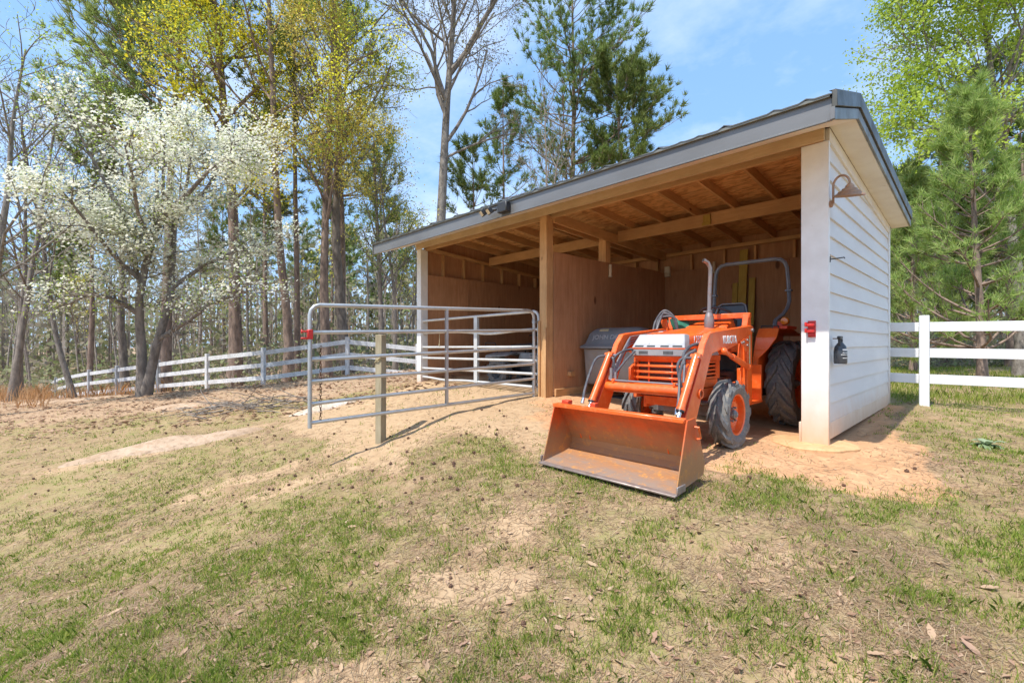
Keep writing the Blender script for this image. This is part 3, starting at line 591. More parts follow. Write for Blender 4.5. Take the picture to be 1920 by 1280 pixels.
so = MB(); so.hexa([(XL+.01,.06,zs(.06)),(W-.015,.06,zs(.06)),(W-.015,4.2,zs(4.2)),(XL+.01,4.2,zs(4.2)),(XL+.01,.06,zs(.06)+.01),(W-.015,.06,zs(.06)+.01),(W-.015,4.2,zs(4.2)+.01),(XL+.01,4.2,zs(4.2)+.01)]); so.build('soffit', M['soffit'], roof, None)

# footing under the right post
ft = MB(); nn = 40; rr = [0.36 + .02*math.sin(3*a_) + .012*math.sin(7*a_+1) for a_ in np.linspace(0, 2*math.pi, nn, endpoint=False)]
vs = [(-.13 + r*math.cos(t)*1.1, .06 + r*math.sin(t), z) for z in (-.12, .0, .012) for r, t in zip([q*(1 if z < .01 else .96) for q in rr], np.linspace(0, 2*math.pi, nn, endpoint=False))]
fs = [(i*nn+j, i*nn+(j+1) % nn, (i+1)*nn+(j+1) % nn, (i+1)*nn+j) for i in range(2) for j in range(nn)] + [tuple(2*nn+j for j in range(nn))]
ft.add(vs, fs); tag(ft.build('footing', M['footing']), 'dirt covered round concrete footing under the white corner post', 'footing')

# ------------------------------------------------------------------ things fixed to the shed
def gooseneck(x, y, z, sgn, label):
    t = thing('barn_lamp', label, 'wall lamp', (x, y, z), 'copper gooseneck lamps on the shed ends'); k = .82
    b = MB(); b.lathe([(0,0),(.035,0),(.035,.02),(.02,.03),(0,.03)], (x,y,z), (sgn,0,0), 14); b.build('wall_plate', M['copper'], t)
    pts = [(x+sgn*.03,y,z), (x+sgn*.03,y,z+.16)]
    for a_ in np.linspace(180, 10, 11): pts.append((x+sgn*(.03+.07+.07*math.cos(R(a_))), y, z+.17+.10*math.sin(R(a_))))
    pts.append((x+sgn*.168, y, z+.15)); b = MB(); b.tube(pts, .011, 10); b.build('arm', M['copper'], t)
    ax = norm((sgn*.10,-.16,1)); o_ = np.array((x+sgn*.168,y,z+.15))
    s_ = MB(); s_.lathe([(r_*k, t_*k) for r_, t_ in [(.02,.03),(.045,.0),(.05,-.02),(.078,-.035),(.082,-.052),(.115,-.068),(.12,-.082),(.160,-.108),(.166,-.122),(.158,-.122),(.112,-.090),(.075,-.06),(.0,-.04)]], o_, ax, 32); s_.build('shade', M['copper'], t)
    l = MB(); l.ball(o_-ax*.062, .022); l.build('bulb', M['ivory'], t)
gooseneck(.034, .03, 2.47, 1, 'copper gooseneck barn lamp on the white siding near the right corner post')
gooseneck(W-.014, .45, 2.55, -1, 'copper lamp shade peeping out behind the far left corner post')
t = thing('floodlight', 'black twin head security floodlight on the grey fascia', 'floodlight', (-3.85, -.95, 3.0))
b = MB(); b.box(-3.88,-3.68,-1.03,-.945,zs(EF)+.03,zs(EF)+.18); b.build('housing', M['black'], t, bevel=.012)
for cx_, tl in ((-4.01,.35),(-4.16,.15)):
    b = MB(); c0 = np.array([cx_,-1.06,zs(EF)+.09]); d = norm((-.35+tl*.3,-.75,-.6)); a_ = norm(np.cross(d,(0,0,1))); u_ = np.cross(a_, d)
    b.beam(c0-d*.03, c0+d*.03, .11, .10, u_); b.tube([c0-d*.02, (-3.92,-1.0,zs(EF)+.1)], .02, 8); hd_ = b.build('lamp_head', M['black'], t, bevel=.006)
    p = MB(); p.beam(c0+d*.0305, c0+d*.034, .09, .075, u_); p.build('led_panel', M['lamp_glass'], hd_)
# red gate latch receiver on the post
t = thing('gate_latch', 'red two pronged gate latch screwed to the white corner post', 'gate latch', (-.115, -.002, 1.2))
b = MB(); b.box(-.15,-.08,-.012,-.001,1.115,1.285); b.build('plate', M['red_plastic'], t, bevel=.003)
for z in (1.24, 1.175):
    b = MB(); b.box(-.17,-.085,-.055,-.012,z-.014,z+.014); b.box(-.17,-.15,-.06,-.012,z-.014,z+.03); b.build('prong', M['red_plastic'], t, bevel=.004)
b = MB(); b.box(-.145,-.088,-.03,-.0125,1.125,1.16); b.build('catch', M['red_plastic'], t, bevel=.003)
# black hook
t = MB(); t.box(.034,.04,.03,.05,1.88,1.94); t.tube([(.04,.04,1.91),(.1,.05,1.913),(.15,.06,1.918),(.155,.06,1.905)], .006, 8); tag(t.build('wall_hook', M['black']), 'small black hook on the white siding below the copper lamp', 'hook')
# spray bottle
t = thing('spray_bottle', 'black spray bottle hanging by its trigger head on the white siding', 'bottle', (.10, .19, .84))
b = MB(); prof = [(0,.84),(.055,.84),(.06,.86),(.06,.97),(.05,1.02),(.02,1.06),(.018,1.08),(0,1.08)]
b.lathe(prof, (.10,.16,0), (0,0,1), 20); body = b.build('body', M['bottle'], t)
b = MB(); b.box(.085,.115,.08,.20,1.09,1.125); b.box(.09,.11,.06,.085,1.1,1.12); b.box(.09,.11,.10,.12,1.03,1.09); b.tube([(.10,.16,1.06),(.10,.16,1.095)], .022, 12); b.build('trigger_head', M['black'], t, bevel=.006)
b = MB()
for z, w, h in ((.985,.032,.016),(.955,.03,.006),(.935,.045,.005),(.90,.03,.005)): 
    for j in range(6):
        a0 = R(-75+ j*14); a1 = R(-75+(j+1)*14)
        if abs(j-2.5)*.016 > w: continue
        b.add([(.10+.0605*math.cos(q), .16+.0605*math.sin(q), zz) for q, zz in ((a0,z-h/2),(a1,z-h/2),(a1,z+h/2),(a0,z+h/2))], [(0,1,2,3)])
b.build('label_print', M['white_decal'], body, None)
nl = MB(); nl.tube([(.034,.16,1.1),(.085,.16,1.1)], .006, 6); nl.build('nail', M['rusty'], t)
# small things inside
b = MB(); b.box(-3.795,-3.72,.5,.62,.50,.575); tag(b.build('wood_block', M['lumber_y'], bevel=.003), 'short pale wood block nailed low on the brown divider panel', 'wood block')
def vial(px, py, pl, h, label, ax):
    p = pl; b = MB(); b.tube([(p[0],p[1],p[2]-h/2),(p[0],p[1],p[2]+h/2)], .028, 12); b.tube([(p[0],p[1],p[2]-h/2-.03),(p[0],p[1],p[2]-h/2)], .034, 12); t = b.build('trap_tube', M['ivory']); tag(t, label, 'wasp trap')
vial(0,0,(-3.765,1.72,2.42),.2,'ivory tube hanging on the divider wall below the middle post','x')
vial(0,0,(-2.72,3.83,2.60),.2,'ivory tube hanging high on the rear wall behind the tractor exhaust','y')
vial(0,0,(-6.1,3.83,2.72),.16,'ivory tube hanging on the rear wall of the left bay','y')
b = MB(); b.box(-2.12,-2.0,1.95,1.978,2.99,3.16); b.box(-2.13,-1.99,1.93,1.949,2.985,3.03); tag(b.build('junction_box', M['yellow_board'], bevel=.004), 'yellowish wood block with grey bracket on the cross beam', 'mounting block')
b = MB(); b.box(-3.78,-3.66,3.80,3.855,2.50,2.72); b.tube([(-3.72,3.798,2.66),(-3.72,3.79,2.66)], .02, 10); tag(b.build('outlet_box', M['ivory'], bevel=.004), 'pale outlet box high in the rear corner by the divider', 'outlet box')
for x, w, z1, tl, lab in ((-2.30,.10,2.23,.0,'short yellow board leaning left of the tall one against the rear wall'),(-2.17,.15,2.86,.03,'tall yellow board leaning against the rear wall between two shorter ones'),(-1.99,.11,2.30,.0,'short yellow board leaning right of the tall one against the rear wall')):
    b = MB(); b.beam((x,3.60,.08),(x+tl,3.83,z1), w, .03, (0,1,0)); tag(b.build('leaning_board', M['yellow_board'], bevel=.003), lab, 'board', 'yellow boards leaning in the right bay')
# ------------------------------------------------------------------ the compact tractor with front loader
XC = -1.11
tr = thing('tractor', 'orange compact tractor with front loader bucket parked in the right bay', 'tractor', (XC, 0.2, 0.0))
O = M['orange']
def part(name, mat, fn, parent=tr, ang=35, bevel=.004):
    m_ = MB(); fn(m_); return m_.build(name, mat if not isinstance(mat, str) else M[mat], parent, ang, bevel)
def tyre(mb, c, r, w, nl, lug, rim_r, sgn):
    c = np.array(c, float); hw = w/2
    prof = [(rim_r,-hw*.78),(rim_r+.02,-hw*.92),(rim_r+(r-rim_r)*.45,-hw*1.0),(r-lug-.035,-hw*.96),(r-lug-.008,-hw*.80),(r-lug,-hw*.4),(r-lug+.003,0)]
    prof = prof + [(a, -b) for a, b in prof[-2::-1]]
    mb.lathe(prof, c, (1,0,0), 56)
    def P(th, x, rad): return c + np.array([x, rad*math.cos(th)*(-1), rad*math.sin(th)])
    dth = 2*math.pi/nl
    for i in range(nl):
        for sd in (-1, 1):
            th0 = i*dth + (dth/2 if sd > 0 else 0); seq = []
            for f in (0, .35, .7, 1.0):
                x = sd*(.012 + (hw*.97-.012)*f); th = th0 - dth*1.05*f*(1 if True else 1); rr = r - (0 if f < .8 else .022) - .010*f
                half = (.026 if r < .4 else .031)*(1+.4*f)/r*1.15; base = r-lug-(.0 if f < .65 else (.012 if f < .9 else .06))
                seq.append([P(th-half*1.25, x, base-.004), P(th+half*1.25, x, base-.004), P(th+half*.8, x, rr), P(th-half*.8, x, rr)])
            for a_, b_ in zip(seq[:-1], seq[1:]):
                mb.add(a_+b_, [(0,1,5,4),(1,2,6,5),(2,3,7,6),(3,0,4,7)])
            mb.add(seq[0], [(0,1,2,3)]); mb.add(seq[-1], [(3,2,1,0)])
def wheel(name, c, r, w, nl, lug, rim_r, sgn, label=None):
    e = bpy.data.objects.new(name, None); COL.objects.link(e); e.parent = tr; e.location = np.array(c) - abs_loc(tr)
    if label: e['label'] = label
    m_ = MB(); tyre(m_, c, r, w, nl, lug, rim_r, sgn); m_.build('tyre', M['tyre'], e, 30)
    c = np.array(c, float); hw = w/2
    m_ = MB(); m_.lathe([(.001,.25*hw),(.05,.25*hw),(rim_r*.45,.20*hw),(rim_r*.62,.35*hw),(rim_r*.74,.05*hw),(rim_r*.9,.15*hw),(rim_r*.93,.72*hw),(rim_r+.004,.80*hw),(rim_r+.004,.73*hw),(rim_r*.93,.0),(rim_r*.93,-.8*hw)], c, (sgn,0,0), 40); m_.build('rim', O, e, 40)
    m_ = MB(); m_.lathe([(.001,.75*hw),(.025,.75*hw),(.035,.6*hw),(.045,.55*hw),(.05,.22*hw)], c, (sgn,0,0), 18)
    for i in range(6):
        a_ = i*math.pi/3; q = c + np.array([0, math.cos(a_), math.sin(a_)])*.072 + np.array([sgn*.22*hw,0,0]); m_.tube([q, q+np.array([sgn*.03,0,0])], .012, 6)
    m_.build('hub', M['cast_grey'], e, 40)
FR, RR = .35, .545; FY, RY = -.76, 1.10
wheel('front_wheel', (-.655,FY,FR-.012), FR, .20, 11, .034, .205, 1); wheel('front_wheel', (-1.62,FY,FR-.005), FR, .20, 11, .034, .205, -1)
wheel('rear_wheel', (-.615,RY,RR+.0), RR, .30, 15, .045, .31, 1); wheel('rear_wheel', (-1.605,RY,RR+.0), RR, .30, 15, .045, .31, -1)
# engine, transmission, axles
def f(m): 
    m.box(XC-.15,XC+.15,-1.15,-.25,.48,.86); m.box(XC-.19,XC+.19,-.9,-.5,.58,.84); m.box(XC-.13,XC+.13,-.25,.75,.38,.72); m.box(XC-.2,XC+.2,.7,1.25,.36,.78)
    m.tube([(XC+.17,-.75,.62),(XC+.17,-.75,.8)], .05, 14); m.tube([(XC+.2,-.5,.55),(XC+.2,-.5,.72)], .045, 14); m.box(XC+.15,XC+.22,-.62,-.45,.72,.84); m.tube([(XC+.15,-.95,.7),(XC+.23,-.95,.7)], .05, 14)
    m.box(XC-.17,XC+.17,.2,.5,.72,.95); m.box(XC+.12,XC+.2,-.42,-.1,.5,.68)
part('engine_block', 'engine', f, bevel=.008)
def f(m):
    m.tube([(XC+.19,-.72,.72),(XC+.21,-.6,.78),(XC+.2,-.4,.82),(XC+.16,-.3,.9)], .012, 8); m.tube([(XC+.2,-.9,.66),(XC+.23,-.7,.62),(XC+.2,-.4,.6)], .010, 8); m.tube([(XC+.17,-.62,.84),(XC+.2,-.5,.9),(XC+.18,-.34,.86)], .009, 8)
    m.tube([(XC+.18,-1.0,.84),(XC+.22,-.85,.88),(XC+.2,-.6,.9)], .014, 8)
part('engine_hose', 'hose', f, bevel=0)
def f(m):
    m.box(XC-.36,XC+.36,FY-.06,FY+.06,.30,.42); m.tube([(XC-.42,FY,.35),(XC+.42,FY,.35)], .06, 14); m.box(XC-.08,XC+.08,FY-.35,FY+.2,.36,.52)
    for s_ in (-1,1): m.tube([(XC+s_*.36,FY,.26),(XC+s_*.36,FY,.56)], .05, 12); m.tube([(XC+s_*.3,FY+.13,.40),(XC+s_*.06,FY+.2,.42)], .016, 8); m.beam((XC+s_*.36,FY,.56),(XC+s_*.30,FY+.18,.60), .05, .03)
    m.tube([(XC-.3,FY-.12,.44),(XC+.3,FY-.12,.44)], .025, 10); m.tube([(XC+.14,FY+.4,.56),(XC+.36,FY-.02,.63)], .016, 8); m.ball((XC+.36,FY-.02,.63), .03)
part('front_axle', 'cast_grey', f)
part('rear_axle', 'cast_grey', lambda m: m.tube([(XC-.42,RY,RR),(XC-.2,RY,RR),(XC+.2,RY,RR),(XC+.42,RY,RR)], [.07,.11,.11,.07], 16), bevel=0)
part('axle_guard', O, lambda m: (m.hexa([(XC-.17,-1.30,.43),(XC+.26,-1.30,.43),(XC+.2,-1.05,.40),(XC-.14,-1.05,.40),(XC-.17,-1.33,.52),(XC+.26,-1.33,.52),(XC+.2,-1.05,.52),(XC-.14,-1.05,.52)]), m.box(XC-.20,XC-.17,-1.3,-.5,.40,.62), m.box(XC+.17,XC+.20,-1.3,-.5,.40,.62)))
# hood
HT = lambda y: 1.148 + (y+1.28)*.085
def f(m):
    secs = []
    for y, hw, zb in ((-1.30,.245,.985),(-1.285,.255,.985),(-1.0,.272,.94),(-.5,.275,.93),(-.30,.275,.93)):
        t = HT(y); secs.append([(XC-hw,y,zb),(XC-hw-.004,y,t-.075),(XC-hw+.012,y,t-.035),(XC-hw+.06,y,t-.008),(XC-.1,y,t+.012),(XC,y,t+.016),(XC+.1,y,t+.012),(XC+hw-.06,y,t-.008),(XC+hw-.012,y,t-.035),(XC+hw+.004,y,t-.075),(XC+hw,y,zb)])
    n = 11; m.add([p for s_ in secs for p in s_], [(i*n+j, i*n+j+1, (i+1)*n+j+1, (i+1)*n+j) for i in range(4) for j in range(n-1)] + [tuple(range(n)), tuple(4*n+j for j in range(n))[::-1]])
hood = part('hood', O, f, ang=28, bevel=0)
text_mesh('model_decal', 'L2350', .105, M['white_decal'], hood, (XC+.281,-1.075,1.085), (0,1,.05), (0,0,1), .0015, .82, .0015)
text_mesh('brand_decal', 'KUBOTA', .108, M['white_decal'], tr, (-.6175,-.845,1.085), (0,1,.02), (0,0,1), .0015, .80, .0018)
part('badge', 'red_plastic', lambda m: (m.box(XC-.02,XC+.01,-1.25,-1.22,1.168,1.172), m.box(XC+.01,XC+.03,-1.23,-1.20,1.169,1.173)), hood, bevel=0)
part('badge_ring', 'white_decal', lambda m: m.box(XC-.05,XC-.005,-1.265,-1.235,1.166,1.1705), hood, bevel=0)
# headlight panel
def f(m):
    m.hexa([(XC-.29,-1.385,1.005),(XC+.29,-1.385,1.005),(XC+.285,-1.28,1.0),(XC-.285,-1.28,1.0),(XC-.24,-1.305,1.142),(XC+.24,-1.305,1.142),(XC+.262,-1.24,1.135),(XC-.262,-1.24,1.135)])
    m.hexa([(XC-.275,-1.385,.925),(XC+.275,-1.385,.925),(XC+.28,-1.10,.925),(XC-.28,-1.10,.925),(XC-.295,-1.392,.992),(XC+.295,-1.392,.992),(XC+.295,-1.10,.985),(XC-.295,-1.10,.985)])
hp = part('headlight_panel', 'silver', f, bevel=.006)
def face(x0, x1, f0, f1, out=.003):          # a rectangle on the sloping upper panel
    def Y(q): return -1.385 + (1.385-1.305)*q - out
    def Z(q): return 1.005 + .137*q
    def X(x, q): return XC + x*(1-.17*q)
    return [(X(x0,f0),Y(f0),Z(f0)),(X(x1,f0),Y(f0),Z(f0)),(X(x1,f0),Y(f0)+.012,Z(f0)),(X(x0,f0),Y(f0)+.012,Z(f0)),(X(x0,f1),Y(f1),Z(f1)),(X(x1,f1),Y(f1),Z(f1)),(X(x1,f1),Y(f1)+.012,Z(f1)),(X(x0,f1),Y(f1)+.012,Z(f1))]
for a_, b_ in ((-.275,-.105),(.105,.275)): part('headlight', 'lens', lambda m: m.hexa(face(a_,b_,.27,.93)), hp, bevel=.004)
part('centre_panel', 'white_decal', lambda m: m.hexa(face(-.097,.097,.27,.93,.001)), hp, bevel=.003)
def f(m):
    for a_, b_ in ((-.26,-.16),(-.12,-.03),(.03,.12),(.16,.26)): m.hexa(face(a_,b_,.07,.19,.0015))
    for c0 in (-.15,.12):
        for i in range(8): m.box(XC+c0-.05+i*.013, XC+c0-.044+i*.013, -1.3935, -1.385, .945, .975)
part('panel_slot', 'black', f, hp, bevel=0)
part('panel_stripe', O, lambda m: m.box(XC-.297,XC+.297,-1.394,-1.12,.9935,1.0035), hp, bevel=.002)
part('bezel', O, lambda m: m.hexa([(XC-.235,-1.33,.865),(XC+.235,-1.33,.865),(XC+.24,-1.1,.865),(XC-.24,-1.1,.865),(XC-.275,-1.38,.924),(XC+.275,-1.38,.924),(XC+.28,-1.1,.924),(XC-.28,-1.1,.924)]), bevel=.004)
# grille and brush guard
part('radiator_screen', 'mesh_red', lambda m: m.box(XC-.235,XC+.235,-1.30,-1.24,.52,.865), bevel=0)
part('grille_post', O, lambda m: (m.box(XC-.125,XC-.108,-1.345,-1.33,.60,.90), m.box(XC+.125,XC+.142,-1.345,-1.33,.60,.90)))
def f(m):
    for z in (.825,.765,.705): m.box(XC-.27,XC+.27,-1.372,-1.346,z-.012,z+.012)
part('grille_bar', O, f)
def f(m):
    m.box(XC-.28,XC+.28,-1.40,-1.33,.585,.645)
part('bumper_channel', O, f, bevel=.006)
part('bumper_hole', 'black', lambda m: [m.tube([(XC+x,-1.405,.615),(XC+x,-1.3995,.615)], .012, 12) for x in (-.17,.15)], bevel=0)
for s_ in (-1,1):
    part('guard_side', O, lambda m: (m.prism([(-1.40,.58),(-1.30,.58),(-1.28,.86),(-1.32,.86),(-1.43,.80),(-1.43,.64)], 'x', XC+s_*.285-.012, XC+s_*.285+.012), m.box(XC+s_*.285-.03, XC+s_*.285+.03, -1.30,-1.24,.5,.9)))
    # louvred side panel under the hood
    def f(m):
        m.box(XC+s_*.262-.006, XC+s_*.262+.006, -1.24,-.52,.868,.925); m.box(XC+s_*.262-.006, XC+s_*.262+.006, -1.24,-.60,.60,.68)
        for y, w_ in ((-1.24,.34),(-.64,.10)): m.box(XC+s_*.262-.006, XC+s_*.262+.006, y,y+w_,.68,.868)
        for z in (.695,.735,.775,.815,.855): m.box(XC+s_*.262-.006, XC+s_*.262+.008, -.90,-.64,z-.011,z+.011)
    part('side_louvre', O, f, bevel=.002)
part('lower_trim', 'silver', lambda m: (m.box(XC-.279,XC-.272,-1.1,-.6,.926,.975), m.box(XC+.272,XC+.2805,-1.1,-.6,.926,.975)), bevel=.002)
# exhaust
EXX, EXY = -.985, -.47
exh = part('muffler', 'exhaust', lambda m: m.lathe([(.0,1.19),(.048,1.19),(.053,1.21),(.053,1.30),(.045,1.34),(.026,1.385),(.024,1.40),(0,1.40)], (EXX,EXY,.02), (0,0,1), 20), bevel=0)
part('exhaust_pipe', 'exhaust', lambda m: m.tube([(EXX,EXY,1.40),(EXX+.004,EXY,1.60),(EXX+.012,EXY,1.78),(EXX+.016,EXY-.01,1.88),(EXX-.0,EXY-.035,1.935),(EXX-.03,EXY-.075,1.965)], [.022,.022,.022,.023,.023,.024], 14), exh, bevel=0)
part('exhaust_mouth', 'black', lambda m: m.tube([(EXX-.0295,EXY-.0745,1.9645),(EXX-.032,EXY-.078,1.9665)], .019, 12), exh, bevel=0)
part('clamp', 'exhaust', lambda m: (m.tube([(EXX,EXY,1.395),(EXX,EXY,1.415)], .034, 14), m.box(EXX-.06,EXX-.02,EXY-.012,EXY+.012,1.398,1.412)), exh, bevel=0)
# cowl, dash, wheel, seat
def f(m): m.hexa([(XC-.26,-.295,.95),(XC+.26,-.295,.95),(XC+.25,.16,.95),(XC-.25,.16,.95),(XC-.24,-.285,1.245),(XC+.24,-.285,1.245),(XC+.19,.06,1.335),(XC-.19,.06,1.335)])
cowl = part('dash_cowl', O, f, bevel=.012)
part('dash_decal', 'black', lambda m: m.hexa([(XC-.12,-.215,1.262),(XC-.03,-.215,1.262),(XC-.03,-.19,1.27),(XC-.12,-.19,1.27),(XC-.12,-.218,1.266),(XC-.03,-.218,1.266),(XC-.03,-.19,1.274),(XC-.12,-.19,1.274)]), cowl, bevel=0)
part('dash_sticker', 'label_tan', lambda m: m.hexa([(XC-.02,-.215,1.262),(XC+.06,-.215,1.262),(XC+.06,-.19,1.27),(XC-.02,-.19,1.27),(XC-.02,-.218,1.266),(XC+.06,-.218,1.266),(XC+.06,-.19,1.274),(XC-.02,-.19,1.274)]), cowl, bevel=0)
part('control_panel', 'black', lambda m: (m.box(XC-.2,XC+.2,.05,.14,1.15,1.33), m.tube([(XC+.1,.1,1.3),(XC+.24,.05,1.40)], .008, 6), m.tube([(XC+.3,.3,.7),(XC+.33,.22,1.22)], .01, 6), m.ball((XC+.33,.22,1.24), .025)))
def f(m):
    c = np.array([XC,.03,1.38]); nrm = norm((0,.5,.87)); a_ = np.array([1,0,0]); b_ = np.cross(nrm, a_)
    m.tube([c+.19*(math.cos(t)*a_+math.sin(t)*b_) for t in np.linspace(0,2*math.pi,33)], .014, 8, caps=False)
    for t in (0,2.1,4.2): m.tube([c-nrm*.03, c+.18*(math.cos(t)*a_+math.sin(t)*b_)], .010, 6)
    m.tube([c-nrm*.03, c-nrm*.35], .022, 10)
part('steering_wheel', 'black', f, bevel=0)
def f(m):
    m.hexa([(XC-.23,.08,.92),(XC+.23,.08,.92),(XC+.23,.48,.90),(XC-.23,.48,.90),(XC-.23,.08,1.02),(XC+.23,.08,1.02),(XC+.22,.48,1.0),(XC-.22,.48,1.0)])
    m.hexa([(XC-.23,.42,1.0),(XC+.23,.42,1.0),(XC+.23,.53,1.0),(XC-.23,.53,1.0),(XC-.17,.51,1.55),(XC+.17,.51,1.55),(XC+.17,.59,1.55),(XC-.17,.59,1.55)])
seat = part('seat', 'seat', f, bevel=.03)
seat.modifiers['bevel'].segments = 3
part('seat_piping', 'rops', lambda m: m.tube([(XC-.215,.418,1.15),(XC-.195,.465,1.42),(XC-.165,.495,1.53),(XC-.12,.503,1.553),(XC+.12,.503,1.553),(XC+.165,.495,1.53),(XC+.195,.465,1.42),(XC+.215,.418,1.15)], .009, 8), seat, bevel=0)
part('rag', 'cloth_green', lambda m: (m.add([(-1.62,-.22,1.33),(-1.50,-.30,1.36),(-1.43,-.2,1.35),(-1.40,-.28,1.27),(-1.34,-.2,1.30),(-1.32,-.25,1.22),(-1.48,-.28,1.20),(-1.58,-.24,1.24),(-1.46,-.33,1.28)], [(0,1,8,7),(1,2,8),(2,3,8),(2,4,3),(3,4,5),(3,5,6,8),(8,6,7)])), bevel=0)
# fenders, lamps, roll bar
for s_ in (-1, 1):
    def f(m):
        xi, xo = XC+s_*.30, XC+s_*.60
        prof = [(.30,.42),(.36,.88),(.40,.97),(.46,1.12),(.56,1.235),(1.05,1.25),(1.5,1.16)]
        for (ya,za),(yb,zb) in zip(prof[:-1], prof[1:]):
            w0 = .065 if za < .9 else (.15 if za < 1.0 else .25); w1 = .065 if zb < .9 else (.15 if zb < 1.0 else .25)
            m.hexa([(xi,ya,za),(xi+s_*w0*.9,ya,za),(xi+s_*w1*.9,yb,zb),(xi,yb,zb),(xi,ya+.012,za-.012),(xi+s_*w0*.9,ya+.012,za-.012),(xi+s_*w1*.9,yb+.012,zb-.012),(xi,yb+.012,zb-.012)])
        m.prism([(y,z-.006) for y,z in prof]+[(1.5,.75),(1.05,.70),(.6,.45)], 'x', xi-.006, xi+.006)
    fe = part('fender', O, f, bevel=.004)
    part('grab_handle', 'black', lambda m: m.tube([(XC+s_*.33,.55,1.235),(XC+s_*.33,.55,1.262),(XC+s_*.52,.55,1.262),(XC+s_*.52,.55,1.235)], .009, 6), fe, bevel=0)
    part('lamp_bracket', 'orange_red', lambda m: (m.box(XC+s_*.45,XC+s_*.60,.60,.98,1.225,1.262), m.box(XC+s_*.44,XC+s_*.50,.78,.86,1.26,1.32)), fe)
    part('marker_lamp', 'amber', lambda m: m.lathe([(0,-.045),(.03,-.045),(.048,-.02),(.05,.02),(.04,.04),(0,.048)], (XC+s_*.515,.82,1.325), (0,-1,0), 20), fe, bevel=0)
    part('step', O, lambda m: (m.box(XC+s_*.28-.1,XC+s_*.28+.14,-.13,.32,.36,.385), m.prism([(-.12,.38),(.02,.38),(.02,.62),(-.05,.66),(-.12,.64)], 'x', XC+s_*.40-.005, XC+s_*.40+.005), m.box(XC+s_*.30-.08, XC+s_*.30+.12, .26,.30,.38,.80)))
ry = 1.12
rp = [(XC-.40,.78,1.24),(XC-.40,.84,1.34),(XC-.44,1.0,1.42),(XC-.472,1.06,1.50),(XC-.482,ry,1.60),(XC-.47,ry,1.85),(XC-.455,ry,2.03),(XC-.43,ry,2.10),(XC-.38,ry,2.145),(XC-.31,ry,2.16)]
part('roll_bar', 'rops', lambda m: m.tube(rp + [(2*XC-x,y,z) for x,y,z in rp[::-1]], .030, 4, caps=True), bevel=.008)
part('roll_bar_joint', 'rops', lambda m: [m.box(XC+s_*.475-.038, XC+s_*.475+.038, ry-.036, ry+.036, 1.72, 1.745) for s_ in (-1,1)])
# loader frame
for s_ in (-1, 1):
    xm = XC + s_*.43
    lf = part('loader_mast', O, lambda m: (m.box(xm-.035,xm+.035,-.30,-.16,.40,1.24), m.prism([(-.29,1.24),(-.17,1.24),(-.19,1.38),(-.25,1.385)], 'x', xm-.03, xm+.03), m.box(xm-.06,xm-.02*1,-.34,-.1,.42,.78), m.beam((xm,-.25,.50),(XC+s_*.22,-.25,.46), .10, .12), m.prism([(-.42,.9),(-.30,.78),(-.30,1.14),(-.36,1.14)], 'x', xm-.028, xm-.016)))
    if s_ > 0:
        part('mast_decal', 'label_tan', lambda m: m.box(xm+.0352,xm+.0362,-.255,-.215,.82,1.16), lf, bevel=0)
    part('frame_rail', O, lambda m: (m.box(XC+s_*.25-.02, XC+s_*.25+.02, -1.38,-.2,.50,.59), m.beam((XC+s_*.25,-.6,.55),(xm,-.25,.62), .03, .08)))
part('cross_tube', O, lambda m: m.box(XC-.47,XC+.47,-.255,-.195,1.325,1.385), bevel=.006)
